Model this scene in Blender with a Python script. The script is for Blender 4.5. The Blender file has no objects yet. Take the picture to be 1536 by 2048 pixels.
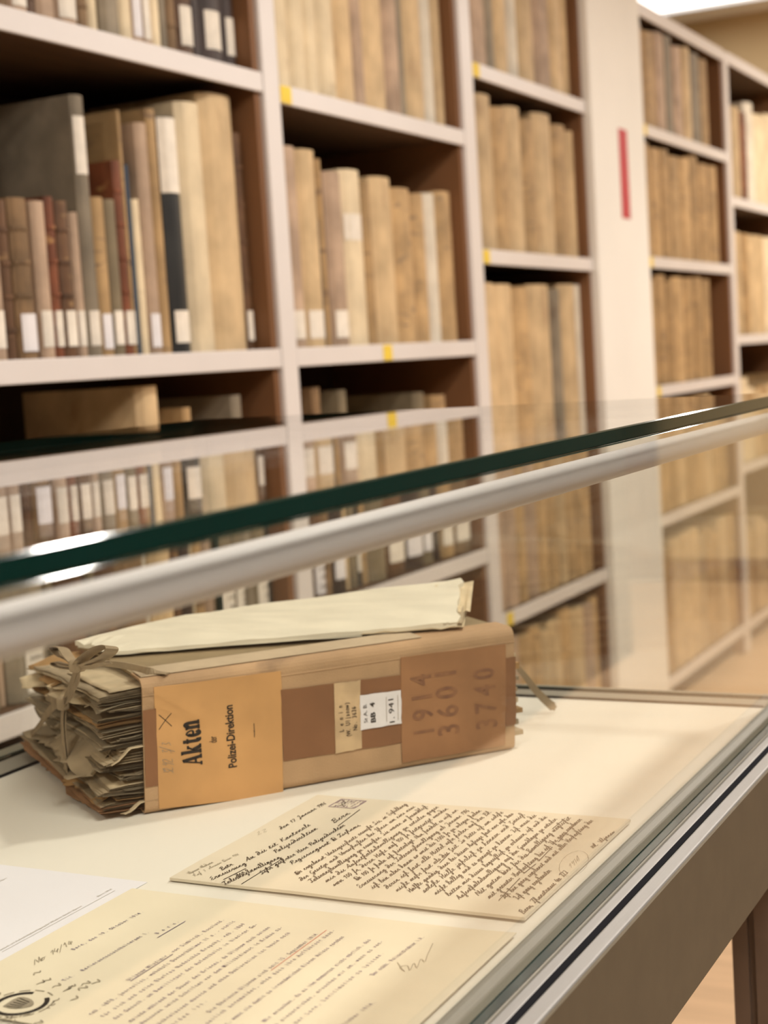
import bpy, bmesh, math, random
from mathutils import Vector, Matrix, noise
from math import sin, cos, pi
R_ = random.Random(7)
scn = bpy.context.scene
COL = scn.collection

# ------------------------------------------------------------------ camera
YAW, PITCH, ROLL, FPX = 0.47754542, 0.09680286, -0.06329518, 3100.0
CZ = 1.25                                   # lens height above the floor
fw = Vector((-sin(YAW)*cos(PITCH), cos(YAW)*cos(PITCH), -sin(PITCH)))
rt = Vector((cos(YAW), sin(YAW), 0)); up = rt.cross(fw)
r2 = cos(ROLL)*rt + sin(ROLL)*up; u2 = -sin(ROLL)*rt + cos(ROLL)*up
cam_d = bpy.data.cameras.new('camera'); cam = bpy.data.objects.new('camera', cam_d); COL.objects.link(cam)
cam.matrix_world = Matrix(((r2.x, u2.x, -fw.x, 0), (r2.y, u2.y, -fw.y, 0), (r2.z, u2.z, -fw.z, CZ), (0, 0, 0, 1)))
cam_d.sensor_fit = 'VERTICAL'; cam_d.sensor_height = 36.0; cam_d.lens = FPX/2048*36.0
cam_d.clip_start = 0.02
cam_d.dof.use_dof = True; cam_d.dof.focus_distance = 1.12; cam_d.dof.aperture_fstop = 8.0
scn.camera = cam
# ------------------------------------------------------------------ world, exposure
w = bpy.data.worlds.new('world'); scn.world = w; w.use_nodes = True
w.node_tree.nodes['Background'].inputs[0].default_value = (0.9, 0.82, 0.72, 1)
w.node_tree.nodes['Background'].inputs[1].default_value = 0.15
vs = scn.view_settings
vs.view_transform = 'Standard'; vs.look = 'None'; vs.gamma = 1.0; vs.use_curve_mapping = False; vs.exposure = 0.17
LAMP_POWER = 50.0
LAMP_COLOR = (1.0, 0.938, 0.868)
LAMPS = [(-0.1, 2.44, 'between the display case and the bookcases'), (-0.1, 6.8, 'before the far wall'), (-0.1, -1.9, 'near the entrance end of the aisle')]
FILL_PANELS = [(0.75, 0.3, 'beside the display case, by the added dark wall'), (0.75, 4.4, 'farther along the added dark wall')]  # added fill lights: brighten the file's spine, soften the tube's shadow
FILL_POWER = 52.0
CEIL = CZ + 1.6

def ray(px, py): return fw + r2*((px-768)/FPX) - u2*((py-1024)/FPX)
def on_x(px, py, X):
    d = ray(px, py); t = X/d.x; return Vector((X, d.y*t, d.z*t+CZ))
def on_z(px, py, Z):
    d = ray(px, py); t = (Z-CZ)/d.z; return Vector((d.x*t, d.y*t, Z))
def on_plane(px, py, P, n):
    d = ray(px, py); o = Vector((0, 0, CZ)); t = (P-o).dot(n)/d.dot(n); return o+d*t

# ------------------------------------------------------------------ materials
def mat(name, col, rough=0.6, var=0.12, scale=8.0, stretch=(1, 1, 1), bump=0.0, bscale=60.0, metal=0.0, col2=None, rnd=0.0, spec=0.4, detail=5, dark=None):
    m = bpy.data.materials.new(name); m.use_nodes = True
    nt = m.node_tree; N = nt.nodes; L = nt.links; p = N['Principled BSDF']
    p.inputs['Roughness'].default_value = rough; p.inputs['Metallic'].default_value = metal
    p.inputs['Specular IOR Level'].default_value = spec
    tc = N.new('ShaderNodeTexCoord'); mp = N.new('ShaderNodeMapping'); mp.inputs['Scale'].default_value = stretch
    L.new(tc.outputs['Object'], mp.inputs['Vector'])
    nz = N.new('ShaderNodeTexNoise'); nz.inputs['Scale'].default_value = scale; nz.inputs['Detail'].default_value = detail
    oi = N.new('ShaderNodeObjectInfo')
    ad = N.new('ShaderNodeVectorMath'); ad.operation = 'MULTIPLY_ADD'
    ad.inputs[1].default_value = (1, 1, 1); L.new(mp.outputs[0], ad.inputs[0])
    mu = N.new('ShaderNodeMath'); mu.operation = 'MULTIPLY'; mu.inputs[1].default_value = 37.0
    L.new(oi.outputs['Random'], mu.inputs[0]); L.new(mu.outputs[0], ad.inputs[2])
    L.new(ad.outputs[0], nz.inputs['Vector'])
    c1 = col; c2 = col2 or tuple(c*(1-2.2*var) for c in col)
    cr = N.new('ShaderNodeValToRGB'); e = cr.color_ramp.elements
    e[0].position = 0.32; e[1].position = 0.68
    e[0].color = (*[max(0, c) for c in c2], 1); e[1].color = (*c1, 1)
    L.new(nz.outputs['Fac'], cr.inputs['Fac']); out = cr.outputs['Color']
    if dark:                                   # stains / scuffs with a shape of their own
        n2 = N.new('ShaderNodeTexNoise'); n2.inputs['Scale'].default_value = dark[1]; n2.inputs['Detail'].default_value = 6
        m2 = N.new('ShaderNodeMapping'); m2.inputs['Scale'].default_value = dark[3]
        L.new(ad.outputs[0], m2.inputs['Vector']); L.new(m2.outputs[0], n2.inputs['Vector'])
        r3 = N.new('ShaderNodeMapRange'); r3.inputs[1].default_value = dark[2]; r3.inputs[2].default_value = dark[2]+0.12
        L.new(n2.outputs['Fac'], r3.inputs[0])
        mx = N.new('ShaderNodeMixRGB'); mx.inputs[2].default_value = (*dark[0], 1)
        L.new(r3.outputs[0], mx.inputs[0]); L.new(out, mx.inputs[1]); out = mx.outputs[0]
    if rnd:
        hs = N.new('ShaderNodeHueSaturation'); mr = N.new('ShaderNodeMapRange')
        mr.inputs[3].default_value = 1-rnd; mr.inputs[4].default_value = 1+rnd
        L.new(oi.outputs['Random'], mr.inputs[0]); L.new(mr.outputs[0], hs.inputs['Value']); L.new(out, hs.inputs['Color']); out = hs.outputs[0]
    L.new(out, p.inputs['Base Color'])
    if bump:
        bz = N.new('ShaderNodeTexNoise'); bz.inputs['Scale'].default_value = bscale; bz.inputs['Detail'].default_value = 4
        L.new(ad.outputs[0], bz.inputs['Vector'])
        bp = N.new('ShaderNodeBump'); bp.inputs['Strength'].default_value = bump; bp.inputs['Distance'].default_value = 0.002
        L.new(bz.outputs['Fac'], bp.inputs['Height']); L.new(bp.outputs[0], p.inputs['Normal'])
    return m
def flat(name, col, rough=0.7, metal=0.0):
    return mat(name, col, rough, 0.04, 30.0, metal=metal)

M = {}
M['white_metal'] = mat('white_metal', (0.74, 0.69, 0.66), 0.45, 0.03, 3)
M['shelf_wood'] = mat('shelf_wood', (0.235, 0.105, 0.042), 0.5, 0.12, 6, (1, 1, 0.2))
M['shelf_back'] = mat('shelf_back', (0.07, 0.036, 0.018), 0.6, 0.12, 6)
M['shelf_board'] = mat('shelf_board', (0.13, 0.07, 0.036), 0.6, 0.15, 5, (6, 0.3, 6))
M['plaster'] = mat('plaster', (0.92, 0.89, 0.82), 0.8, 0.03, 2, bump=0.05, bscale=200)
M['ceiling'] = mat('ceiling_white', (0.88, 0.86, 0.84), 0.85, 0.02, 2)
M['wall'] = mat('wall_paint', (0.78, 0.70, 0.58), 0.85, 0.03, 2)
M['ochre'] = mat('ochre_wall', (0.76, 0.59, 0.34), 0.8, 0.06, 1.5)
M['brown_wood'] = mat('brown_wood', (0.22, 0.11, 0.06), 0.5, 0.2, 4, (1, 6, 0.4))
M['blocker_wood'] = mat('blocker_dark_wood', (0.055, 0.04, 0.03), 0.6, 0.15, 4, (1, 6, 0.4))
M['floor'] = mat('floor_wood', (0.62, 0.42, 0.25), 0.45, 0.08, 3, (1, 12, 1))
M['apron'] = mat('apron_brown', (0.115, 0.09, 0.055), 0.6, 0.05, 40)
M['leg'] = mat('leg_brown', (0.15, 0.10, 0.07), 0.5, 0.06, 30)
M['alu'] = mat('brushed_aluminium', (0.33, 0.305, 0.25), 0.55, 0.03, 30, (40, 0.5, 40), metal=0.1, spec=0.3)
M['alu_light'] = mat('bright_aluminium', (0.27, 0.257, 0.24), 0.45, 0.03, 30, (40, 0.5, 40), metal=0.15, spec=0.3)
M['rubber'] = mat('black_rubber', (0.010, 0.010, 0.012), 0.95, 0.04, 30, spec=0.05)
M['board'] = mat('display_board', (0.80, 0.755, 0.66), 0.75, 0.02, 4, bump=0.03, bscale=400)
M['tube'] = mat('tube_housing', (0.64, 0.605, 0.605), 0.5, 0.02, 4, bump=0.02, bscale=300)
M['yellow'] = flat('yellow_sticker', (0.86, 0.62, 0.06), 0.6)
M['red'] = flat('red_stripe', (0.55, 0.045, 0.06), 0.6)
M['label'] = mat('label_paper', (0.86, 0.78, 0.66), 0.7, 0.06, 40, rnd=0.08)
M['label_white'] = mat('label_white', (0.84, 0.80, 0.80), 0.7, 0.04, 40)
M['pages'] = mat('page_edges', (0.62, 0.48, 0.30), 0.85, 0.2, 20, (1, 60, 1))
M['ink'] = flat('black_ink', (0.02, 0.015, 0.012), 0.6)
M['ink_brown'] = flat('brown_black_ink', (0.045, 0.028, 0.018), 0.6)
M['ink_violet'] = mat('violet_typing', (0.13, 0.085, 0.22), 0.7, 0.25, 200)
M['ink_stamp'] = mat('stamp_ink', (0.30, 0.14, 0.065), 0.7, 0.2, 90, col2=(0.18, 0.08, 0.045))
M['ink_red'] = flat('red_pencil', (0.75, 0.25, 0.18), 0.7)
M['pencil'] = flat('pencil_grey', (0.33, 0.28, 0.20), 0.7)
M['ink_purple'] = flat('purple_stamp', (0.30, 0.20, 0.26), 0.7)
M['typed_paper'] = mat('typed_paper', (0.80, 0.715, 0.54), 0.75, 0.05, 6)
M['letter_paper'] = mat('letter_paper', (0.78, 0.685, 0.525), 0.75, 0.06, 9, bump=0.05, bscale=40)
M['white_paper'] = mat('white_paper', (0.82, 0.80, 0.83), 0.75, 0.02, 6)
M['loose_paper'] = mat('loose_sheet_paper', (0.83, 0.76, 0.60), 0.75, 0.06, 14, (1, 3, 1), bump=0.15, bscale=30)
M['cloth'] = mat('spine_cloth', (0.52, 0.33, 0.18), 0.85, 0.10, 18, bump=0.25, bscale=700, dark=((0.30, 0.19, 0.11), 14, 0.62, (1, 1, 1)))
M['cloth_light'] = mat('faded_cloth', (0.58, 0.45, 0.30), 0.85, 0.10, 20, bump=0.2, bscale=700)
M['kraft'] = mat('board_cover', (0.34, 0.25, 0.135), 0.85, 0.12, 20, bump=0.15, bscale=300)
M['orange_label'] = mat('orange_label', (0.66, 0.36, 0.14), 0.75, 0.10, 14, dark=((0.50, 0.27, 0.11), 20, 0.62, (1, 1, 1)))
M['brown_label'] = mat('brown_label', (0.255, 0.115, 0.05), 0.7, 0.08, 20)
M['redbrown_label'] = mat('reddish_label', (0.38, 0.185, 0.082), 0.75, 0.12, 14, dark=((0.28, 0.13, 0.06), 12, 0.6, (1, 1, 1)))
M['tan_label'] = mat('typed_label', (0.66, 0.47, 0.27), 0.75, 0.12, 40)
M['ribbon'] = mat('tie_ribbon', (0.36, 0.27, 0.165), 0.85, 0.1, 60, bump=0.2, bscale=900)
M['lamp_body'] = flat('lamp_body', (0.8, 0.8, 0.8), 0.4)
for k, c in dict(old=(0.46, 0.36, 0.23), grey=(0.36, 0.29, 0.19), cream=(0.70, 0.56, 0.36), tan=(0.46, 0.27, 0.11), rust=(0.36, 0.19, 0.09), dull=(0.29, 0.22, 0.13)).items():
    M['sheet_'+k] = mat('sheet_'+k, c, 0.85, 0.13, 40, rnd=0.10, bump=0.1, bscale=200)

VS = (1, 1, 0.22)                              # streaks run along the spine
def bookmat(k, c, var, dark=None, rough=0.65, rnd=0.13):
    M['bk_'+k] = mat('book_'+k, c, rough, var*1.25, 16, (1, 1, 0.8), col2=None, rnd=rnd, dark=dark, bump=0.08, bscale=150)
HS = (1, 0.8, 4.0)
bookmat('vellum', (0.68, 0.49, 0.27), 0.11, ((0.42, 0.28, 0.15), 18, 0.62, (1, 1, 0.5)))
bookmat('cream', (0.82, 0.67, 0.44), 0.09, ((0.45, 0.33, 0.20), 9, 0.66, (1, 1, 2)))
bookmat('tan', (0.58, 0.38, 0.18), 0.15, ((0.24, 0.17, 0.10), 26, 0.60, HS))
bookmat('pink', (0.54, 0.38, 0.26), 0.13, ((0.30, 0.2, 0.13), 14, 0.62, (1, 1, 0.6)))
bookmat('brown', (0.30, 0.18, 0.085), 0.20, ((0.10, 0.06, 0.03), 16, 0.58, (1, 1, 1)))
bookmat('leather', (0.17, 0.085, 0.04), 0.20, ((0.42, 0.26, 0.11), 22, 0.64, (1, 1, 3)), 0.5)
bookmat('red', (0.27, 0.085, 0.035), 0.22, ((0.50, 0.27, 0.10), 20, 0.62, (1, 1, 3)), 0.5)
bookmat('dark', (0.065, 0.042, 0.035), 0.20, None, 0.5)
bookmat('black', (0.028, 0.028, 0.026), 0.15, None, 0.5)
bookmat('navy', (0.035, 0.075, 0.13), 0.15, None, 0.5)
bookmat('grey', (0.30, 0.245, 0.17), 0.14, ((0.16, 0.12, 0.08), 14, 0.62, (1, 1, 1)))
bookmat('olive', (0.25, 0.195, 0.115), 0.14, None)
bookmat('white', (0.80, 0.72, 0.58), 0.09, ((0.5, 0.4, 0.28), 12, 0.64, (1, 1, 1)))
bookmat('ochre', (0.50, 0.32, 0.145), 0.14, ((0.22, 0.14, 0.08), 22, 0.59, HS))

# thin pane: mirror share by Fresnel, the rest passes straight through, tinted faintly green
def glass_mat():
    m = bpy.data.materials.new('pane_glass'); m.use_nodes = True
    nt = m.node_tree; N = nt.nodes; L = nt.links; N.remove(N['Principled BSDF'])
    geo = N.new('ShaderNodeNewGeometry'); mr = N.new('ShaderNodeMapRange')
    mr.inputs[3].default_value = 1.52; mr.inputs[4].default_value = 1/1.52
    L.new(geo.outputs['Backfacing'], mr.inputs[0])
    fr = N.new('ShaderNodeFresnel'); L.new(mr.outputs[0], fr.inputs['IOR'])
    tr = N.new('ShaderNodeBsdfTransparent'); tr.inputs[0].default_value = (0.982, 0.992, 0.978, 1)
    gl = N.new('ShaderNodeBsdfGlossy'); gl.inputs['Roughness'].default_value = 0.0; gl.inputs[0].default_value = (1, 1, 1, 1)
    mx = N.new('ShaderNodeMixShader'); L.new(fr.outputs[0], mx.inputs[0]); L.new(tr.outputs[0], mx.inputs[1]); L.new(gl.outputs[0], mx.inputs[2])
    L.new(mx.outputs[0], N['Material Output'].inputs['Surface']); return m
M['glass'] = glass_mat()
M['glass_edge'] = flat('glass_edge_green', (0.002, 0.022, 0.017), 0.06)
def emit(name, col, s):
    m = bpy.data.materials.new(name); m.use_nodes = True; p = m.node_tree.nodes['Principled BSDF']
    p.inputs['Emission Color'].default_value = (*col, 1); p.inputs['Emission Strength'].default_value = s; return m
M['panel_glow'] = emit('panel_diffuser', (1.0, 0.95, 0.9), 2.2)
M['lamp_glow'] = emit('lamp_diffuser', LAMP_COLOR, 14.0)

# ------------------------------------------------------------------ object helpers
ORG = {}
def thing(name, loc, label, cat, group=None):
    o = bpy.data.objects.new(name, None); COL.objects.link(o); o.location = loc; o.empty_display_size = 0.02
    o['label'] = label; o['category'] = cat
    if group: o['group'] = group
    ORG[o] = Vector(loc); return o
def part(name, vf, m, parent=None, smooth=False, org=None, mats=None):
    """mesh object from world-space (verts, faces[, material index])"""
    v, f = vf[0], vf[1]
    if parent is not None: og = ORG[parent]
    else: og = Vector(org) if org is not None else Vector((0, 0, 0))
    me = bpy.data.meshes.new(name); me.from_pydata([tuple(Vector(p)-og) for p in v], [], f)
    me.materials.append(M[m] if isinstance(m, str) else m)
    if mats:
        for x in mats: me.materials.append(M[x])
    if len(vf) > 2: me.polygons.foreach_set('material_index', vf[2])
    if smooth: me.polygons.foreach_set('use_smooth', [True]*len(me.polygons))
    me.update()
    o = bpy.data.objects.new(name, me); COL.objects.link(o)
    if parent is not None:
        o.parent = parent; ORG[o] = og
    else:
        o.location = og; ORG[o] = og
    return o
def struct(name, vf, m, org=None, **k):
    o = part(name, vf, m, None, org=org, **k); o['kind'] = 'structure'; return o
def bev(o, wd, seg=2):
    b = o.modifiers.new('bevel', 'BEVEL'); b.width = wd; b.segments = seg; b.limit_method = 'ANGLE'; return o
def join(*vfs):
    V, F, I = [], [], []
    for vf in vfs:
        n = len(V); V += list(vf[0]); F += [[i+n for i in q] for q in vf[1]]; I += list(vf[2]) if len(vf) > 2 else [0]*len(vf[1])
    return V, F, I
BF = [[0, 3, 2, 1], [4, 5, 6, 7], [0, 1, 5, 4], [1, 2, 6, 5], [2, 3, 7, 6], [3, 0, 4, 7]]
def box(x0, x1, y0, y1, z0, z1):
    if x0 > x1: x0, x1 = x1, x0
    if y0 > y1: y0, y1 = y1, y0
    if z0 > z1: z0, z1 = z1, z0
    return [(x0, y0, z0), (x1, y0, z0), (x1, y1, z0), (x0, y1, z0), (x0, y0, z1), (x1, y0, z1), (x1, y1, z1), (x0, y1, z1)], BF
def fbox(fn, a0, a1, b0, b1, c0, c1):
    v, f = box(a0, a1, b0, b1, c0, c1); return [fn(*p) for p in v], f
def tube_vf(p0, p1, r, n=16, cap=True):
    p0, p1 = Vector(p0), Vector(p1); d = (p1-p0).normalized(); a = d.orthogonal().normalized(); b = d.cross(a)
    V = [p+(a*cos(2*pi*i/n)+b*sin(2*pi*i/n))*r for p in (p0, p1) for i in range(n)]
    F = [[i, (i+1) % n, n+(i+1) % n, n+i] for i in range(n)]
    if cap: F += [list(range(n))[::-1], list(range(n, 2*n))]
    return V, F
def extrude_poly(poly, z0, z1):
    n = len(poly); V = [(x, y, z0) for x, y in poly]+[(x, y, z1) for x, y in poly]
    F = [[i, (i+1) % n, n+(i+1) % n, n+i] for i in range(n)]+[list(range(n))[::-1], list(range(n, 2*n))]
    return V, F
def catmull(P, k=4):
    if len(P) < 3: return list(P)
    Q = []; n = len(P)
    for i in range(n-1):
        p0, p1, p2, p3 = P[max(i-1, 0)], P[i], P[i+1], P[min(i+2, n-1)]
        for j in range(k):
            t = j/k; t2 = t*t; t3 = t2*t
            Q.append(tuple(0.5*(2*b+(c-a)*t+(2*a-5*b+4*c-d)*t2+(3*b-a-3*c+d)*t3) for a, b, c, d in zip(p0, p1, p2, p3)))
    Q.append(tuple(P[-1])); return Q
def ribbon2d(lines, wd):
    V, F = [], []
    for P in lines:
        if len(P) < 2: continue
        n0 = len(V)
        for i, p in enumerate(P):
            a = P[max(i-1, 0)]; b = P[min(i+1, len(P)-1)]
            dx, dy = b[0]-a[0], b[1]-a[1]; l = math.hypot(dx, dy) or 1e-9
            nx, ny = -dy/l*wd/2, dx/l*wd/2
            V += [(p[0]+nx, p[1]+ny), (p[0]-nx, p[1]-ny)]
        for i in range(len(P)-1):
            q = n0+2*i; F.append([q, q+1, q+3, q+2])
    return V, F
def lift(vf, fn): return [fn(*p) for p in vf[0]], vf[1]
_tc = {}
def text2d(s, size, sx=1.0, bold=0.0, pitch=None, align='L'):
    """lettering as flat faces; pitch = fixed advance in units of size"""
    def one(body):
        key = (body, bold)
        if key in _tc: return _tc[key]
        cu = bpy.data.curves.new('t', 'FONT'); cu.body = body; cu.size = 1.0; cu.offset = bold; cu.resolution_u = 3
        ob = bpy.data.objects.new('t', cu); COL.objects.link(ob)
        dg = bpy.context.evaluated_depsgraph_get(); me = ob.evaluated_get(dg).to_mesh()
        r = ([(p.co.x, p.co.y) for p in me.vertices], [list(q.vertices) for q in me.polygons])
        ob.evaluated_get(dg).to_mesh_clear(); bpy.data.objects.remove(ob); bpy.data.curves.remove(cu)
        _tc[key] = r; return r
    V, F = [], []
    if pitch is None:
        v, f = one(s); V = [(x*size*sx, y*size) for x, y in v]; F = [list(q) for q in f]
    else:
        for i, ch in enumerate(s):
            if ch == ' ': continue
            v, f = one(ch); n = len(V)
            if not v: continue
            mx = (min(x for x, y in v)+max(x for x, y in v))/2
            V += [((x-mx)*size*sx+(i+0.5)*pitch*size, y*size) for x, y in v]; F += [[a+n for a in q] for q in f]
    if align == 'C' and V:
        m_ = (min(x for x, y in V)+max(x for x, y in V))/2; V = [(x-m_, y) for x, y in V]
    return V, F
# ------------------------------------------------------------------ single-stroke cursive hand
GL = {
'a': '0,.1 .4,.8 .8,.9 .4,1 .12,.5 .3,.02 .6,.3 .8,.95 .76,.25 .95,.02 1.15,.2',
'b': '0,.1 .45,1.3 .5,2.2 .28,2.1 .22,1 .3,.1 .6,.02 .8,.5 .65,.95 1,.8',
'c': '0,.1 .5,.9 .65,.8 .4,1 .15,.45 .4,.02 .8,.2',
'd': '0,.1 .4,.8 .75,.9 .35,1 .12,.45 .35,.02 .65,.5 .75,1.4 .5,2.2 .2,2 .6,1.2 1.1,.2',
'e': '0,.1 .35,.6 .45,1 .2,.9 .2,.2 .45,.02 .75,.25',
'f': '0,.1 .5,1.4 .6,2.2 .35,2.1 .3,.6 .1,-1.1 -.1,-.9 .3,0 .7,.2',
'g': '0,.1 .4,.8 .8,.9 .4,1 .12,.5 .35,.05 .75,.9 .7,-.5 .4,-1.2 .2,-.8 .6,-.1 1.1,.25',
'h': '0,.1 .5,1.4 .6,2.2 .35,2.1 .2,.5 .05,-1 -.1,-.7 .35,.7 .6,1 .65,.3 .85,.02 1.05,.2',
'i': '0,.1 .4,1 .32,.2 .5,.02 .72,.2', 'j': '0,.1 .4,1 .3,-.6 .1,-1.1 0,-.8 .3,-.1 .7,.2',
'k': '0,.1 .45,1.4 .5,2.2 .28,2.1 .2,.02 .3,.6 .65,1 .4,.6 .8,.02 1,.2',
'l': '0,.1 .45,1.3 .5,2.2 .28,2.1 .22,.5 .42,.02 .7,.2',
'm': '0,.1 .25,1 .25,.02 .45,.8 .6,1 .62,.02 .85,.8 1,1 1.02,.2 1.2,.02 1.4,.2',
'n': '0,.1 .25,1 .25,.02 .5,.85 .65,1 .68,.2 .85,.02 1.05,.2',
'o': '0,.1 .5,.95 .2,.8 .15,.2 .45,.02 .7,.5 .5,.95 1,.75',
'p': '0,.1 .35,1 .2,-1.1 .3,.3 .6,1 .8,.6 .6,.05 .4,.1 1,.2',
'r': '0,.1 .25,1 .3,.7 .5,.95 .6,.85 .5,.2 .65,.02 .85,.2',
's': '0,.1 .4,1 .55,.5 .4,.02 .15,.15 .8,.2', 't': '0,.1 .4,1.6 .3,.3 .5,.02 .8,.2',
'u': '0,.1 .3,1 .25,.2 .45,.05 .75,1 .72,.2 .9,.02 1.1,.2', 'v': '0,.1 .3,1 .4,.1 .75,.9 1,.8',
'w': '0,.1 .25,1 .3,.05 .6,.9 .65,.05 1,.95 1.25,.8', 'x': '0,.1 .4,1 .5,.4 .8,.02 1,.2',
'z': '0,.1 .3,.95 .65,.8 .25,.02 .5,-.6 .2,-1.1 .1,-.7 .8,.2', 'y': '0,.1 .3,1 .3,.2 .75,.9 .6,-.7 .3,-1.1 .2,-.7 1,.2',
'A': '0,.1 .5,1.2 .9,2.2 .9,1 .95,.02 .7,.8 .3,.9 1.3,.2', 'B': '.2,0 .4,2 .1,1.7 .8,2.2 .9,1.5 .4,1.1 1,.8 .8,.05 .2,.1 1.3,.2',
'D': '.3,0 .5,2 .2,.1 .9,.2 1.2,1.2 .8,2.1 .1,1.8 .5,1.2', 'E': '.9,1.8 .5,2.2 .2,1.6 .6,1.1 .1,.5 .4,0 1,.3', 'J': '.1,1.7 .8,2.1 .6,.5 .3,-.8 .1,-.4 1,.3',
'H': '.2,2 .35,1 .2,0 .3,1 .8,1.1 1,2.1 .8,.02 1.2,.2', 'K': '.3,2.1 .2,0 .3,.9 1,2.1 .4,1.1 1,.02 1.2,.2', 'L': '.8,1.8 .5,2.2 .3,1 .1,.1 .5,.2 1.1,.1',
'N': '0,0 .4,2 .7,.05 1.1,2.1', 'P': '.2,0 .4,2 .1,1.7 .9,2.2 1,1.4 .4,1.1 1.1,.3', 'R': '.2,0 .4,2 .1,1.7 .9,2.2 .9,1.4 .4,1.1 1.1,.02 1.3,.2',
'S': '1,1.8 .7,2.2 .4,1.6 .8,.8 .5,.02 .1,.3 1.2,.2', 'T': '.1,1.8 .4,2.1 1.2,2 .8,2 .6,.6 .3,.02 .1,.4 1.1,.2', 'U': '.1,2 .3,.4 .6,.05 1,2 .95,.2 1.3,.2',
'W': '.1,2 .3,.05 .7,1.8 .9,.05 1.4,2.1', 'G': '1,1.7 .6,2.1 .2,1 .6,.05 1,.9 .8,-.9 .4,-.6 1.3,.3', 'I': '.1,1.7 .7,2.1 .5,.4 .2,.02 .9,.3', 'V': '.1,1.9 .4,.05 1,2.1', 'M': '0,0 .3,2 .6,.3 1,2.1 1,.05 1.3,.2', 'Z': '.2,1.8 .9,2 .3,.9 .7,.5 .3,-.6 1.1,.2',
'1': '.1,1.2 .45,1.9 .3,0', '2': '.1,1.4 .5,1.9 .6,1.2 .1,.05 .8,.1', '3': '.1,1.7 .6,1.8 .3,1 .7,.5 .1,0', '4': '.4,1.9 .1,.7 .8,.8 .7,1.3 .5,-.1', '5': '.8,1.9 .3,1.8 .2,1 .7,.7 .1,0',
'6': '.7,1.9 .2,.8 .4,0 .7,.5 .2,.6', '7': '.1,1.7 .8,1.9 .3,0', '8': '.7,1.6 .3,1.7 .6,.6 .3,0 .2,.5 .7,1.6', '9': '.7,1.6 .3,1.8 .3,1.1 .7,1.6 .4,-.2', '0': '.5,1.8 .15,1 .4,0 .75,.9 .5,1.8',
'.': '.1,0 .16,.06', ',': '.15,.05 .05,-.4', '-': '.1,.6 .6,.7', '/': '0,-.6 .8,2.2', '!': '.3,2 .2,.6', '(': '.5,2 .2,.8 .5,-.5', ')': '.1,2 .4,.8 .1,-.5', ':': '.1,.1 .14,.14',
}
GLP = {k: [tuple(float(a) for a in q.split(',')) for q in v.split()] for k, v in GL.items()}
def cursive(s, x, y, xh, wd, slant=0.55, jit=0.06, rnd=None, fit=None):
    """lines of a slanted hand; xh = x-height; fit = stretch to that width"""
    rnd = rnd or R_; lines = []; cur = []; cx = 0.0
    def flush():
        nonlocal cur
        if len(cur) > 1: lines.append(catmull(cur, 3))
        cur = []
    for ch in s:
        if ch == ' ': flush(); cx += 0.85; continue
        base = {'ä': 'a', 'ö': 'o', 'ü': 'u', 'ß': 's'}.get(ch, ch); g = GLP.get(base)
        if not g: cx += 0.6; continue
        if ch.isupper() or not ch.isalpha(): flush()
        for (a, b) in g: cur.append((cx+a+b*slant+rnd.uniform(-jit, jit), b*rnd.uniform(0.93, 1.07)+rnd.uniform(-jit, jit)))
        if ch in 'iäöüj': lines.append([(cx+.5+1.5*slant, 1.45), (cx+.6+1.6*slant, 1.62)])
        if base == 't': lines.append([(cx+.1+1.2*slant, 1.15), (cx+.8+1.2*slant, 1.25)])
        cx += g[-1][0]
        if not ch.isalpha(): flush(); cx += 0.3
    flush()
    k = fit/(cx*xh) if fit else 1.0
    return [[(x+a*xh*k, y+b*xh) for a, b in P] for P in lines]

# ------------------------------------------------------------------ the room
FX = -1.55                                     # front plane of the bookcases
struct('floor', box(-4.0, 4.0, -3.5, 7.9, -0.05, 0.0), 'floor')
struct('ceiling', box(-4.0, 4.0, -3.5, 7.9, CEIL, CEIL+0.06), 'ceiling')
struct('wall_left', box(-4.1, -4.0, -3.5, 7.9, 0, CEIL), 'wall')
struct('wall_right', box(4.0, 4.1, -3.5, 7.9, 0, CEIL), 'wall')
struct('wall_blocker', box(1.3, 1.7, -3.5, 6.0, 0, CEIL), 'blocker_wood')  # unseen dark wall added to keep bright reflections off the near pane
struct('wall_near', box(-4.1, 4.1, -3.6, -3.5, 0, CEIL), 'wall')
struct('wall_far', join(box(-4.1, 1.75, 7.9, 8.0, 0, CEIL), box(2.75, 4.1, 7.9, 8.0, 0, CEIL), box(1.75, 2.75, 7.9, 8.0, 2.1, CEIL)), 'ochre')
struct('baseboard_far', box(-1.5, 1.72, 7.885, 7.9, 0, 0.12), 'brown_wood')
d1 = struct('door_1', box(1.75, 2.75, 7.93, 7.97, 0.005, 2.1), 'brown_wood', org=(2.25, 7.95, 0))
bev(part('door_handle', join(tube_vf((1.85, 7.93, 1.05), (1.85, 7.88, 1.05), 0.008), tube_vf((1.85, 7.88, 1.05), (1.97, 7.88, 1.05), 0.008)), 'alu', d1), 0.002)
# column flush between two bookcases, with the red stripe
C0, C1 = on_x(1207, 700, FX+0.02).y, on_x(1309, 700, FX+0.02).y
colm = struct('column', box(-2.0, FX+0.02, C0, C1, 0.0, CEIL), 'plaster', org=(FX, (C0+C1)/2, 0)); bev(colm, 0.006)
a = on_x(1236, 256, FX+0.02); b = on_x(1258, 438, FX+0.02); a2 = on_x(1252, 254, FX+0.02)
part('red_stripe', box(FX+0.02, FX+0.0215, a.y, a2.y, b.z, a.z), 'red', colm)

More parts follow.
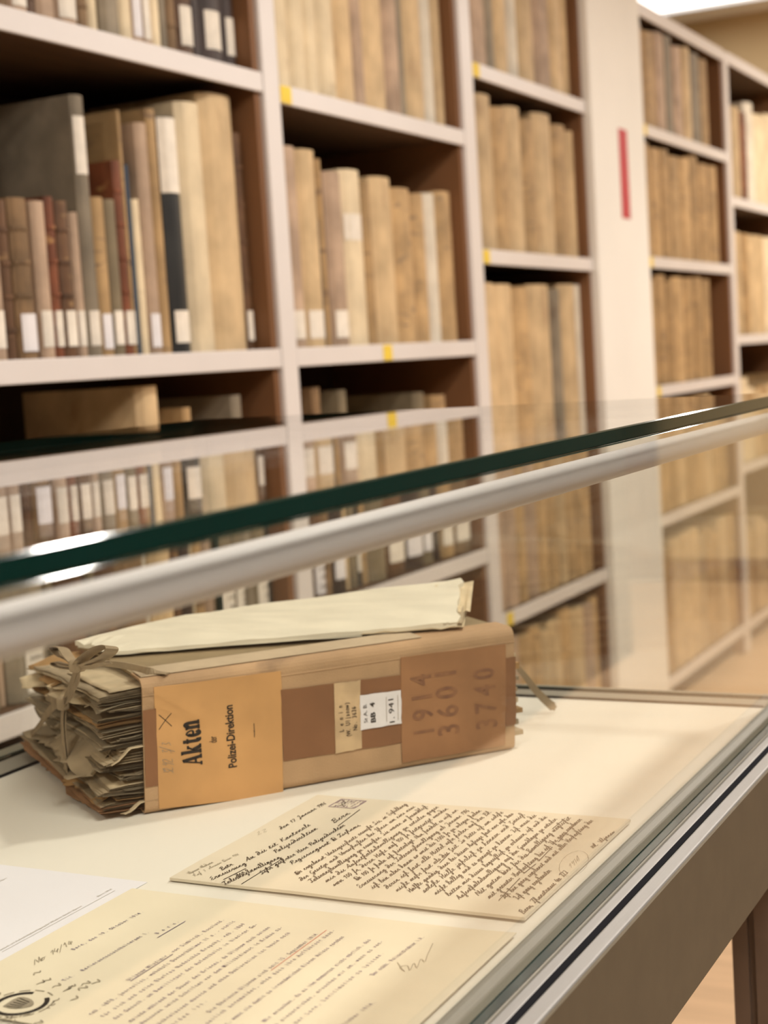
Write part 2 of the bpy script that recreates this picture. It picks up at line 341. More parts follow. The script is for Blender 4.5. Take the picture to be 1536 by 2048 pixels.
# ------------------------------------------------------------------ ceiling lamps
for i, (lx, ly, lw) in enumerate(LAMPS):
    t = thing('ceiling_lamp', (lx, ly, CEIL), 'round white ceiling downlight '+lw, 'lamp', 'ceiling downlights')
    n = 28; r = 0.10
    ring = [], []
    V = [(lx+cos(2*pi*k/n)*q, ly+sin(2*pi*k/n)*q, z) for q, z in ((r+.03, CEIL), (r+.03, CEIL-.03), (r, CEIL-.03), (r, CEIL-.006)) for k in range(n)]
    F = [[j*n+k, j*n+(k+1) % n, (j+1)*n+(k+1) % n, (j+1)*n+k] for j in range(3) for k in range(n)]
    part('housing', (V, F), 'lamp_body', t, smooth=True)
    part('diffuser', ([(lx+cos(2*pi*k/n)*r, ly+sin(2*pi*k/n)*r, CEIL-.012) for k in range(n)], [list(range(n))[::-1]]), 'lamp_glow', t)
    ld = bpy.data.lights.new('lamp_light', 'AREA'); ld.shape = 'DISK'; ld.size = 0.19; ld.energy = LAMP_POWER*(0.62 if i == 0 else 1.0); ld.color = LAMP_COLOR
    lo = bpy.data.objects.new('lamp_light', ld); COL.objects.link(lo); lo.location = (0, 0, -0.035); lo.parent = t

for lx, ly, lw in FILL_PANELS:  # out-of-view panels added as fill light over the case
    t = thing('light_panel', (lx, ly, CEIL), 'large white fill-light panel added overhead '+lw, 'lamp', 'added fill-light panels'); a = 0.4; b = 0.75
    bev(part('frame', join(box(lx-a-.02, lx+a+.02, ly-b-.02, ly-b, CEIL-.03, CEIL), box(lx-a-.02, lx+a+.02, ly+b, ly+b+.02, CEIL-.03, CEIL), box(lx-a-.02, lx-a, ly-b, ly+b, CEIL-.03, CEIL), box(lx+a, lx+a+.02, ly-b, ly+b, CEIL-.03, CEIL))[:2], 'lamp_body', t), 0.003)
    part('diffuser', ([(lx-a, ly-b, CEIL-.012), (lx-a, ly+b, CEIL-.012), (lx+a, ly+b, CEIL-.012), (lx+a, ly-b, CEIL-.012)], [[0, 1, 2, 3]]), 'panel_glow', t)
    ld = bpy.data.lights.new('fill_light', 'AREA'); ld.shape = 'RECTANGLE'; ld.size = 2*a; ld.size_y = 2*b; ld.energy = FILL_POWER; ld.color = LAMP_COLOR
    lo = bpy.data.objects.new('fill_light', ld); COL.objects.link(lo); lo.location = (0, 0, -0.02); lo.parent = t
# square light panel over the neighbouring aisle, behind the bookcases
pt = thing('light_panel', (-2.2, 6.9, CEIL), 'square white ceiling light panel above the far bookcases', 'lamp')
bev(part('frame', join(box(-2.82, -1.58, 6.28, 6.3, CEIL-.03, CEIL), box(-2.82, -1.58, 7.5, 7.52, CEIL-.03, CEIL), box(-2.82, -2.8, 6.3, 7.5, CEIL-.03, CEIL), box(-1.6, -1.58, 6.3, 7.5, CEIL-.03, CEIL))[:2], 'lamp_body', pt), 0.003)
part('diffuser', ([(-2.8, 6.3, CEIL-.012), (-2.8, 7.5, CEIL-.012), (-1.6, 7.5, CEIL-.012), (-1.6, 6.3, CEIL-.012)], [[0, 1, 2, 3]]), 'panel_glow', pt)
# ------------------------------------------------------------------ bookcases
LIP = 0.037
CASES = [  # y0, y1, shelf tops (relative to lens), where
    (1.60, 2.602, [0.561, 0.037, -0.484, -1.13], 'behind tied file'),
    (2.662, 3.545, [0.548, 0.037, -0.482, -1.13], 'past tied file'),
    (3.615, C0-0.004, [0.724, 0.264, -0.205, -0.664, -1.13], 'before striped column'),
    (C1+0.035, 6.06, [0.718, 0.288, -0.14, -0.575, -1.13], 'beyond striped column'),
    (6.125, 7.12, [0.556, 0.014, -0.50, -1.13], 'by far wall'),
]
SHELF_TOP = CZ+1.105
BACK = -1.95
MARK = {(1, 0): (557, 172), (1, 1): (775, 700), (2, 0): (944, 132), (2, 1): (966, 512), (2, 3): (1020, 1232), (3, 0): (1289, 255), (3, 1): (1302, 522), (3, 2): (1318, 785)}
for i, (y0, y1, zs, where) in enumerate(CASES):
    t = thing('bookcase', (FX-0.2, (y0+y1)/2, 0), 'brown wood bookcase with white steel shelf edges, '+where, 'bookcase', None)
    yl = {0: y0-0.06, 1: 2.602, 2: 3.545, 3: C1, 4: 6.06}[i]
    bev(part('front_post', box(FX-0.03, FX+0.004, yl+0.001, y0-0.001, 0.002, SHELF_TOP+(0 if i < 3 else 0)), 'white_metal', t), 0.002)
    part('side_panel', box(BACK, FX-0.031, y0-0.02, y0-0.001, 0.002, SHELF_TOP-0.001), 'shelf_wood', t)
    part('side_panel', box(BACK, FX-0.006, y1-0.02, y1-0.001, 0.002, SHELF_TOP-0.001), 'shelf_wood', t)
    part('back_panel', box(BACK-0.02, BACK-0.001, y0-0.02, y1-0.001, 0.002, SHELF_TOP), 'shelf_back', t)
    tp = part('top_panel', box(BACK, FX-0.004, y0, y1-0.021, SHELF_TOP-0.03, SHELF_TOP), 'shelf_board', t)
    bev(part('top_lip', box(FX-0.003, FX+0.004, y0, y1-0.001, SHELF_TOP-0.04, SHELF_TOP+0.004), 'white_metal', tp), 0.002)
    part('plinth', box(BACK, FX-0.05, y0, y1-0.021, 0.002, 0.085), 'rubber', t)
    for j, z in enumerate(zs):
        z += CZ
        s = part('shelf', box(BACK, FX-0.005, y0, y1-0.021, z-0.024, z-0.002), 'shelf_board', t)
        bev(part('shelf_lip', box(FX-0.004, FX+0.003, y0+0.0005, y1-0.002, z-LIP, z), 'white_metal', s), 0.0015)
        if (i, j) in MARK:
            p = on_x(*MARK[(i, j)], FX+0.003)
            ym = min(max(p.y, y0+0.022), y1-0.03)
            part('yellow_marker', box(FX+0.0032, FX+0.0042, ym-0.021, ym+0.021, z-LIP+0.002, z-0.002), 'yellow', s)

# ------------------------------------------------------------------ books
KIND = {
 'vellum': ('pale vellum volume', 'volume'), 'cream': ('cream volume', 'volume'), 'tan': ('tan volume with spine writing', 'volume'), 'pink': ('pinkish tan old volume', 'volume'),
 'brown': ('mottled brown book', 'book'), 'leather': ('dark brown leather book', 'book'), 'red': ('reddish brown leather book', 'book'), 'dark': ('blackish brown book', 'book'),
 'black': ('black-bound book', 'book'), 'navy': ('navy blue book', 'book'), 'grey': ('greyish brown book', 'book'), 'olive': ('olive brown book', 'book'), 'white': ('off-white volume', 'volume'), 'ochre': ('ochre brown volume', 'volume'),
}
BOOKS = {}
BANDED = {'leather', 'red', 'brown'}
ORD = ['top', 'second', 'third', 'fourth', 'fifth', 'bottom']
def book(y0, y1, zb, h, kind, bay, lev, depth=0.24, label=None, setback=0.045, title=None, prnt=None, cap=None, lf=(0.08, 0.92)):
    wd = y1-y0; h = max(0.1, h); bulge = min(0.30*wd, 0.022); xf = FX-setback
    kd, cat = KIND[kind]; tall = 'tall' if h > 0.42 else ('small' if h < 0.26 else '')
    t = thing('book', (xf, (y0+y1)/2, zb), kd, cat, 'books on the %s shelf of bookcase %s' % (ORD[lev], CASES[bay][3]))
    BOOKS.setdefault((bay, lev), []).append((ym if False else (y0+y1)/2, t, tall, kd, bool(label)))
    ym = (y0+y1)/2; g = 0.0018; a0, a1 = y0+g, y1-g; th = min(0.0035, wd*0.16)
    def arc(off=0.0, n=6, f0=0.0, f1=1.0):
        pts = []
        for k in range(n+1):
            q = f0+(f1-f0)*k/n; s = 2*q-1
            pts.append((xf+off+bulge*math.sqrt(max(0, 1-s*s*0.98)), a0+(a1-a0)*q))
        return pts
    poly = [(xf-depth, a0), (xf-0.003, a0)]+arc()+[(xf-0.003, a1), (xf-depth, a1), (xf-depth, a1-th), (xf-0.004, a1-th), (xf-0.004, a0+th), (xf-depth, a0+th)]
    cv = part('cover', extrude_poly(poly, zb, zb+h), 'bk_'+kind, t)
    part('page_block', box(xf-depth+0.006, xf-0.0045, a0+th+.0002, a1-th-.0002, zb+0.004, zb+h-0.005), 'pages', t)
    def strip(name, z0, z1, off, m, par, f0=0.04, f1=0.96, thk=0.0006):
        o = arc(off, 5, f0, f1); i_ = arc(off-thk, 5, f0, f1)[::-1]
        return part(name, extrude_poly(o+i_, zb+z0, zb+z1), m, par)
    if kind in BANDED and wd > 0.018:
        nb = 4 if h < 0.3 else 5
        for k in range(nb):
            zz = h*(k+0.9)/(nb+0.8)
            part('raised_band', extrude_poly(arc(0.0022, 5, 0.03, 0.97)+arc(-0.001, 5, 0.03, 0.97)[::-1], zb+zz-0.003, zb+zz+0.003), 'bk_'+kind, t)
    if title:
        strip('title_label', h*title[0], h*title[1], 0.0008, title[2], t)
    if label:
        lb = strip('spine_label', label[0], label[1], 0.0026 if kind in BANDED else 0.001, label[2], t, *lf)
        if prnt:
            yc = a0+(a1-a0)*(lf[0]+lf[1])/2; sz = min(0.016, (a1-a0)*(lf[1]-lf[0])*0.42); xo = xf+bulge+0.0032; zt = label[1]-0.02
            for k, s in enumerate(prnt):
                q = text2d(s, sz*(0.75 if k == 0 else 1.0), 1.0, 0.0, align='C')
                part('label_print', ([(xo, yc+x, zb+zt-k*sz*1.25+y) for x, y in q[0]], q[1]), 'ink', lb)
    if cap:
        part('cap_cover', extrude_poly(arc(0.0015, 5, 0.0, 1.0)+arc(0.0004, 5, 0.0, 1.0)[::-1], zb+h*cap[0], zb+h*cap[1]), cap[2], t)
    return t
LW = (0.018, 0.075, 'label'); LWW = (0.012, 0.07, 'label_white')
def row(bay, lev, zrel, items, yb, setback=0.045, scale=1.0, ox=0.0, oy=0.0):
    """items: (px left, px right, px top, kind, options) measured on the photograph at the row's foot line yb(px)"""
    zb = CZ+zrel
    for it in items:
        l, r, tp, kind = it[:4]; opt = dict(it[4]) if len(it) > 4 else {}
        l, r, tp = ox+l/scale, ox+r/scale, oy+tp/scale
        X = FX-opt.get('setback', setback)
        P0 = on_x(l, yb(l), X); P1 = on_x(r, yb(r), X)
        y0_, y1_ = max(P0.y, CASES[bay][0]+0.001), min(P1.y, CASES[bay][1]-0.022)
        if y1_-y0_ < 0.006: continue
        ym = (y0_+y1_)/2                       # height from the pixel row of the top edge, on this book's own vertical
        c0 = Vector((X, ym, zb)); o = Vector((0, 0, CZ))
        lo, hi = 0.05, 1.2
        for _ in range(30):
            h = (lo+hi)/2; v = c0+Vector((0, 0, h))-o; py = 1024-FPX*v.dot(u2)/v.dot(fw)
            if py > tp: lo = h
            else: hi = h
        mxh = opt.pop('maxh', None); h = min(h, mxh) if mxh else h
        book(y0_, y1_, zb+0.0005, h, kind, bay, lev, **opt)
def ln(x0, y0, x1, y1): return lambda x: y0+(y1-y0)*(x-x0)/(x1-x0)
def fill(bay, lev, zrel, kinds, hmin, hmax, wmin=0.03, wmax=0.075, lab=0.0, seed=1, setback=0.045, y0=None, y1=None, end=0.02, prnt=False, lz=LW):
    rr = random.Random(seed); y = (y0 or CASES[bay][0])+0.004; ye = (y1 or CASES[bay][1])-0.022-end
    while y < ye-wmin*0.8:
        wd = min(rr.uniform(wmin, wmax), ye-y); k = rr.choice(kinds)
        L = (lz[0], lz[1], rr.choice(['label', 'label_white'])) if rr.random() < lab else None
        book(y, y+wd, CZ+zrel+0.0005, rr.uniform(hmin, hmax), k, bay, lev, label=L, setback=setback+rr.uniform(0, 0.008),
             prnt=('m.A.6', 'AI', str(rr.randint(90, 140))) if (prnt and L and wd > 0.02) else None)
        y += wd
S = 2.56
# bookcase behind the file, upper row (feet only in view)
row(0, 0, 0.561, [(l, r, -220-R_.uniform(0, 60), k, dict(o, maxh=R_.uniform(0.33, 0.46))) for l, r, k, o in [
    (-60, 0, 'pink', {}), (0, 28, 'brown', {}), (28, 66, 'pink', {'label': LW}), (66, 84, 'leather', {}), (84, 120, 'pink', {}), (120, 164, 'pink', {'label': LW}), (164, 188, 'brown', {}), (188, 208, 'cream', {}), (212, 250, 'grey', {}), (250, 276, 'cream', {}),
    (276, 298, 'pink', {'label': (0.02, 0.12, 'label_white')}), (298, 316, 'pink', {'label': (0.02, 0.11, 'label')}), (316, 334, 'cream', {}), (334, 348, 'grey', {}), (348, 366, 'brown', {}), (366, 396, 'leather', {'label': (0.025, 0.095, 'label')}),
    (396, 414, 'dark', {}), (414, 452, 'dark', {'label': (0.03, 0.1, 'label')}), (452, 462, 'dark', {}), (462, 498, 'dark', {'label': (0.03, 0.1, 'label')})]], ln(0, 10, 520, 144), 0.03)
# second row
row(0, 1, 0.037, [
    (-120, 0, 960, 'pink', {'label': LW}), (2, 74, 950, 'pink', {'label': LW}), (76, 128, 1020, 'leather', {}), (130, 226, 1012, 'brown', {'label': LWW}), (246, 318, 1028, 'pink', {'label': LW}), (320, 368, 1004, 'red', {'label': LW}), (370, 434, 1026, 'leather', {'label': LW}),
    (438, 486, 1085, 'pink', {'label': LW}), (488, 556, 486, 'grey', {'title': (0.7, 0.92, 'label'), 'label': LW}), (558, 618, 1008, 'ochre', {'label': LWW}), (620, 676, 1020, 'olive', {'label': LW}), (678, 722, 820, 'red', {'label': LW}), (722, 742, 560, 'ochre', {'label': LW}), (742, 762, 840, 'navy', {}), (763, 800, 1018, 'cream', {}),
    (802, 862, 628, 'pink', {'label': LWW}), (864, 912, 556, 'ochre', {}), (914, 1002, 600, 'black', {'cap': (0.68, 0.995, 'label'), 'label': LW}), (1004, 1120, 528, 'cream', {}), (1122, 1290, 488, 'vellum', {}),
    (1294, 1332, 680, 'leather', {'label': LW}), (1334, 1368, 1150, 'grey', {'label': LW})], ln(0, 721, 562, 699), 0.03, S)
A = lambda n, f='label': {'label': (0.012, 0.082, f), 'prnt': ('m.A.6', 'AI', n)}
YB3 = ln(0, 1190, 600, 1040)
row(0, 2, -0.484, [
    (-70, -8, 1060, 'olive'), (-7, 7, 815, 'pink'), (8, 96, 1046, 'grey', dict(A('119'), lf=(0.28, 0.68))), (97, 117, 1040, 'olive'), (118, 171, 1052, 'leather'), (172, 181, 1040, 'dark'), (182, 200, 1040, 'olive'), (201, 236, 1030, 'leather'), (237, 292, 1024, 'brown'), (294, 303, 1030, 'white'),
    (304, 346, 772, 'vellum'), (347, 366, 1000, 'leather'), (367, 388, 985, 'dark'), (389, 395, 1000, 'cream'), (396, 412, 815, 'ochre'), (413, 430, 990, 'pink'), (432, 468, 985, 'olive', A('121')), (470, 490, 1000, 'olive', A('122')), (491, 510, 790, 'grey'), (511, 536, 960, 'olive', A('124')), (537, 565, 955, 'black'), (566, 582, 960, 'olive', A('125'))], YB3, 0.03)
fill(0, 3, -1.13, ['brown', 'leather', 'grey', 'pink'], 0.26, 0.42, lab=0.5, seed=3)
# bookcase one bay past the file
S, OX = 2.73, 500
row(1, 0, 0.548, [(l, r, -500, k, dict(o, maxh=h)) for l, r, k, h, o in [
    (150, 238, 'cream', .44, {}), (240, 328, 'cream', .43, {}), (330, 398, 'cream', .45, {}), (400, 488, 'cream', .44, {}), (500, 585, 'vellum', .42, {}), (587, 650, 'pink', .4, {}), (652, 758, 'vellum', .43, {}), (762, 838, 'pink', .42, {}), (840, 876, 'grey', .4, {}), (880, 968, 'vellum', .42, {}), (970, 1026, 'white', .42, {}), (1028, 1080, 'vellum', .41, {}), (1082, 1136, 'vellum', .4, {})]], ln(555, 172, 928, 253), 0.03, S, OX)
row(1, 1, 0.037, [
    (244, 328, 800, 'pink', {'label': LW}), (330, 428, 820, 'vellum', {'label': LW}), (430, 452, 1200, 'dark'), (453, 476, 866, 'ochre'), (478, 560, 940, 'pink', {'label': LW}), (562, 664, 930, 'cream', {'title': (.6, .75, 'label')}), (668, 720, 990, 'ochre'),
    (722, 828, 970, 'vellum'), (830, 928, 1030, 'tan'), (930, 998, 1060, 'tan'), (1000, 1060, 1058, 'white'), (1062, 1146, 1048, 'tan')], ln(588, 696, 950, 681), 0.03, S, OX)
B = lambda f='label': {'label': (0.03, 0.10, f)}
row(1, 2, -0.482, [
    (624, 648, 960, 'leather', A('126', 'label_white')), (649, 664, 775, 'brown'), (665, 690, 960, 'dark', B('label_white')), (691, 700, 950, 'vellum'), (701, 715, 780, 'olive'), (716, 725, 940, 'black', B()), (726, 736, 940, 'ochre'), (737, 768, 930, 'olive'), (770, 806, 930, 'leather', B()), (807, 844, 925, 'dark', B('label_white')),
    (845, 864, 785, 'olive', B('label_white')), (865, 880, 920, 'dark'), (881, 904, 790, 'ochre', B()), (905, 938, 915, 'brown', B()), (939, 966, 910, 'leather')], ln(600, 1040, 1000, 950), 0.03)
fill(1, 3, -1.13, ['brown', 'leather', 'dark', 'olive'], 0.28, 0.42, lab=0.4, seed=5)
# bookcase touching the column
S, OX = 2.415, 900
row(2, 0, 0.724, [(l, r, -500, k, {'maxh': h}) for l, r, k, h in [(100, 190, 'pink', .33), (192, 230, 'grey', .33), (231, 288, 'vellum', .34), (290, 338, 'white', .33), (340, 420, 'vellum', .33), (422, 498, 'pink', .34), (500, 556, 'vellum', .33), (558, 622, 'vellum', .33)]], ln(945, 128, 1181, 203), 0.03, S, OX)
row(2, 1, 0.264, [(160, 240, 458, 'vellum'), (242, 308, 522, 'tan'), (310, 376, 520, 'vellum'), (378, 440, 582, 'tan'), (442, 524, 553, 'vellum'), (526, 590, 606, 'tan'), (592, 668, 636, 'vellum')], ln(962, 501, 1196, 515), 0.03, S, OX)
row(2, 2, -0.205, [(170, 228, 1368, 'vellum'), (230, 320, 1374, 'vellum'), (322, 398, 1388, 'tan'), (400, 500, 1376, 'vellum'), (502, 545, 1396, 'grey'), (547, 622, 1374, 'vellum'), (624, 690, 1376, 'white')], ln(985, 700, 1205, 690), 0.03, S, OX)
fill(2, 3, -0.664, ['tan', 'vellum', 'tan', 'pink'], 0.38, 0.41, 0.06, 0.10, seed=11, setback=0.03)
fill(2, 4, -1.13, ['vellum', 'tan', 'grey', 'pink'], 0.36, 0.40, 0.06, 0.10, seed=12, setback=0.03)
# bookcase beyond the column
fill(3, 0, 0.718, ['grey', 'ochre', 'vellum', 'pink'], 0.31, 0.34, 0.09, 0.15, seed=21, setback=0.03, end=0.05)
fill(3, 1, 0.288, ['ochre', 'tan', 'ochre'], 0.36, 0.385, 0.09, 0.14, seed=22, setback=0.03, end=0.05)
fill(3, 2, -0.14, ['ochre', 'tan', 'ochre'], 0.35, 0.38, 0.09, 0.14, seed=23, setback=0.03, end=0.14)
fill(3, 3, -0.575, ['tan', 'ochre', 'vellum'], 0.33, 0.38, 0.08, 0.13, seed=24, setback=0.03)
fill(3, 4, -1.13, ['tan', 'ochre', 'vellum'], 0.40, 0.46, 0.08, 0.13, seed=25, setback=0.03)
# far bookcase
S, OX = 2.415, 900
row(4, 0, 0.556, [(1375, 1415, 520, 'vellum'), (1417, 1442, 545, 'red'), (1444, 1480, 500, 'white'), (1481, 1540, 560, 'cream'), (1541, 1600, 560, 'cream')], ln(1467, 391, 1536, 414), 0.03, S, OX)
row(4, 1, 0.014, [(1380, 1425, 1120, 'vellum'), (1426, 1460, 1130, 'ochre'), (1461, 1540, 1140, 'vellum'), (1541, 1600, 1150, 'cream')], ln(1471, 671, 1536, 667), 0.03, S, OX)
fill(4, 2, -0.50, ['vellum', 'ochre', 'cream'], 0.28, 0.36, 0.08, 0.12, seed=31, setback=0.03)
fill(4, 3, -1.13, ['vellum', 'ochre', 'brown'], 0.33, 0.4, 0.08, 0.12, seed=32, setback=0.03)

NTH = 'first second third fourth fifth sixth seventh eighth ninth tenth eleventh twelfth thirteenth fourteenth fifteenth sixteenth seventeenth eighteenth nineteenth twentieth twenty-first twenty-second twenty-third twenty-fourth twenty-fifth'.split()
for (bay, lev), L in BOOKS.items():
    L.sort(key=lambda q: -q[0] if bay < 3 else q[0])
    for k, (yy, t, tall, kd, lb) in enumerate(L):
        tail = ', %s from column end, %s shelf of bookcase %s' % (NTH[k], ORD[lev], CASES[bay][3])
        for head in ((tall+' '+kd).strip()+(' with white label' if lb else ''), kd+(' with white label' if lb else ''), (tall+' '+kd).strip(), kd, kd.split(' with ')[0]):
            if len((head+tail).split()) <= 16: break
        t['label'] = head+tail
# ------------------------------------------------------------------ display case
BZ = CZ-0.37                                   # top of the display board
Y0, Y1 = -0.12, 1.578                          # its two ends
case = thing('display_case', (-0.69, 0.73, 0), 'long glass-topped display case with aluminium frame and brown base', 'display case')
part('display_board', box(-1.0, -0.374, Y0+0.045, 1.528, BZ-0.02, BZ), 'board', case)
# inner flanges around the board
fr = part('frame_rail', box(-0.374, -0.3468, Y0, 1.528, BZ-0.02, BZ+0.001), 'alu', case); bev(fr, 0.001)
bev(part('frame_rail', box(-1.041, -1.0, Y0, 1.528, BZ-0.02, BZ+0.001), 'alu', case), 0.001)
bev(part('frame_rail', box(-1.041, -0.3468, 1.5282, 1.56, BZ-0.02, BZ+0.001), 'alu', case), 0.001)
bev(part('frame_rail', box(-1.0, -0.374, Y0, Y0+0.045, BZ-0.02, BZ+0.001), 'alu', case), 0.001)
def rail_seam(x0, x1, y0, y1): part('rail_seal', box(x0, x1, y0, y1, BZ+0.0005, BZ+0.0022), 'rubber', case)
rail_seam(-1.002, -0.9985, Y0+0.05, 1.526); rail_seam(-0.998, -0.376, 1.526, 1.529); rail_seam(-1.045, -0.35, 1.5602, 1.5625)
# outer frame strips
bev(part('frame_strip', box(-0.3465, -0.3376, Y0-0.01, Y1+0.005, BZ-0.02, BZ-0.0002), 'alu_light', case), 0.0015)
part('rail_seal', box(-0.3375, -0.3325, Y0-0.01, Y1+0.005, BZ-0.02, BZ+0.0002), 'rubber', case)
bev(part('frame_strip', box(-0.3324, -0.3205, Y0-0.01, Y1+0.01, BZ-0.02, BZ+0.0005), 'alu_light', case), 0.0015)
part('rail_seal', box(-1.0545, -1.0505, Y0, Y1, BZ-0.02, BZ), 'rubber', case)
bev(part('frame_strip', box(-1.075, -1.055, Y0, Y1+0.01, BZ-0.02, BZ+0.001), 'alu', case), 0.0015)
bev(part('frame_strip', box(-1.05, -0.3335, 1.5725, Y1+0.006, BZ-0.02, BZ+0.001), 'alu', case), 0.0015)
part('apron', box(-0.318, -0.3203, Y0-0.01, Y1+0.02, BZ-0.098, BZ-0.0008), 'apron', case)
part('apron', box(-1.06, -1.078, Y0-0.01, Y1+0.02, BZ-0.098, BZ-0.0205), 'apron', case)
part('apron', box(-1.0595, -0.3365, Y1, Y1+0.02, BZ-0.098, BZ-0.0205), 'apron', case)
part('apron', box(-1.0595, -0.3365, Y0-0.01, Y0+0.01, BZ-0.098, BZ-0.0205), 'apron', case)
part('base_panel', box(-1.0595, -0.3365, Y0+0.011, Y1-0.001, BZ-0.04, BZ-0.0205), 'leg', case)
for lx, sx in ((-0.397, 1), (-0.99, -1)):
    for ly in (1.45, -0.06):
        part('leg', join(box(lx, lx+sx*0.0155, ly, ly+0.07, 0.0, BZ-0.041), box(lx+sx*0.0155, lx+sx*0.0225, ly+0.006, ly+0.064, 0.0, BZ-0.041), box(lx+sx*0.0225, lx+sx*0.058, ly, ly+0.07, 0.0, BZ-0.041))[:2], 'leg', case)
# glass hood
GT = CZ-0.056; GB = GT-0.010; XN, XF = -0.347, -1.050
def pane(x0, x1, y0, y1, z0, z1, thin):
    me = bpy.data.meshes.new('glass_pane'); bm = bmesh.new()
    v, f = box(x0, x1, y0, y1, z0, z1); vs_ = [bm.verts.new(Vector(p)-ORG[case]) for p in v]
    for q in f: bm.faces.new([vs_[i] for i in q])
    bmesh.ops.bevel(bm, geom=list(bm.edges), offset=0.0009, segments=1, affect='EDGES', profile=0.5)
    bm.normal_update()
    for fc in bm.faces: fc.material_index = 0 if abs(fc.normal[thin]) > 0.99 else 1
    bm.to_mesh(me); bm.free(); me.materials.append(M['glass']); me.materials.append(M['glass_edge'])
    o = bpy.data.objects.new('glass_pane', me); COL.objects.link(o); o.parent = case; ORG[o] = ORG[case]; return o
pane(XF, XN, Y0, 1.570, GB, GT, 2)
pane(XN-0.0075, XN, Y0, 1.570, BZ+0.0012, GB-0.0003, 0)
pane(XF, XF+0.0075, Y0, 1.570, BZ+0.0012, GB-0.0003, 0)
pane(XF+0.008, XN-0.008, 1.5625, 1.570, BZ+0.0015, GB-0.0003, 1)
pane(XF+0.008, XN-0.008, Y0, Y0+0.0075, BZ+0.0015, GB-0.0003, 1)
tb = part('light_tube', tube_vf((-0.368, Y0+0.01, CZ-0.0855), (-0.368, 1.556, CZ-0.0855), 0.0098, 24), 'tube', case, smooth=True)
for yy in (Y0+0.009, 1.556): part('end_cap', tube_vf((-0.368, yy, CZ-0.0855), (-0.368, yy+0.006, CZ-0.0855), 0.0102, 24), 'alu', tb)

# ------------------------------------------------------------------ the tied file
PA = on_z(291, 1632, BZ); PB = on_z(1030, 1500, BZ)
U = (PB-PA).normalized(); SL = (PB-PA).length; NW = Vector((-U.y, U.x, 0))   # NW points away from the lens (into the file)
FH = 0.116; FWD = 0.285
def fl(u, w, z): return PA + U*u + NW*w + Vector((0, 0, z))
fold = thing('tied_file', tuple(fl(SL/2, FWD/2, 0)), 'thick old file of papers with cloth spine, tied with ribbon, lying in the display case', 'file')
# covers follow the spine: spine board with rounded shoulders, top board sags slightly towards the back
def wrap(name, prof, u0, u1, m, thk, nu=2, par=None, skew=0.006):
    """profile in (w,z) swept along the spine, given a thickness inward"""
    V, F = [], []; n = len(prof); 
    nrm = []
    for i in range(n):
        a = prof[max(i-1, 0)]; b = prof[min(i+1, n-1)]; dx, dz = b[0]-a[0], b[1]-a[1]; l = math.hypot(dx, dz)
        nrm.append((dz/l, -dx/l))
    for k in range(nu):
        u = u0+(u1-u0)*k/(nu-1)
        for sgn in (0, 1):
            for (w_, z_), (nx, nz) in zip(prof, nrm): V.append(fl(u+skew*z_/FH, w_+nx*thk*sgn, z_+nz*thk*sgn))
    for k in range(nu-1):
        o = k*2*n; q = o+2*n
        for i in range(n-1):
            F.append([o+i, q+i, q+i+1, o+i+1]); F.append([o+n+i, o+n+i+1, q+n+i+1, q+n+i])
        F.append([o, o+n, q+n, q]); F.append([o+n-1, q+n-1, q+2*n-1, o+2*n-1])
    for o in (0, (nu-1)*2*n):
        for i in range(n-1): F.append([o+i, o+i+1, o+n+i+1, o+n+i])
    return part(name, (V, F), m, par or fold)
def shoulder(z_lo, z_hi, r, top):
    if top: return [(r-r*cos(pi/2*k/5), z_hi-r+r*sin(pi/2*k/5)) for k in range(6)]
    return [(r-r*sin(pi/2*k/5), z_lo+r-r*cos(pi/2*k/5)) for k in range(6)]
prof_sp = [(0.03, 0.001)]+shoulder(0.001, FH, 0.006, False)+shoulder(0, FH, 0.010, True)+[(0.036, FH+0.0005)]
spn = wrap('spine', prof_sp, 0.0, SL, 'cloth', 0.0022)
spn.data.polygons.foreach_set('use_smooth', [False]*len(spn.data.polygons))
wrap('cloth_edge', [(0.0105, FH+0.0006), (0.034, FH+0.0012), (0.046, FH+0.0014)], 0.002, SL-0.09, 'cloth_light', -0.0006)
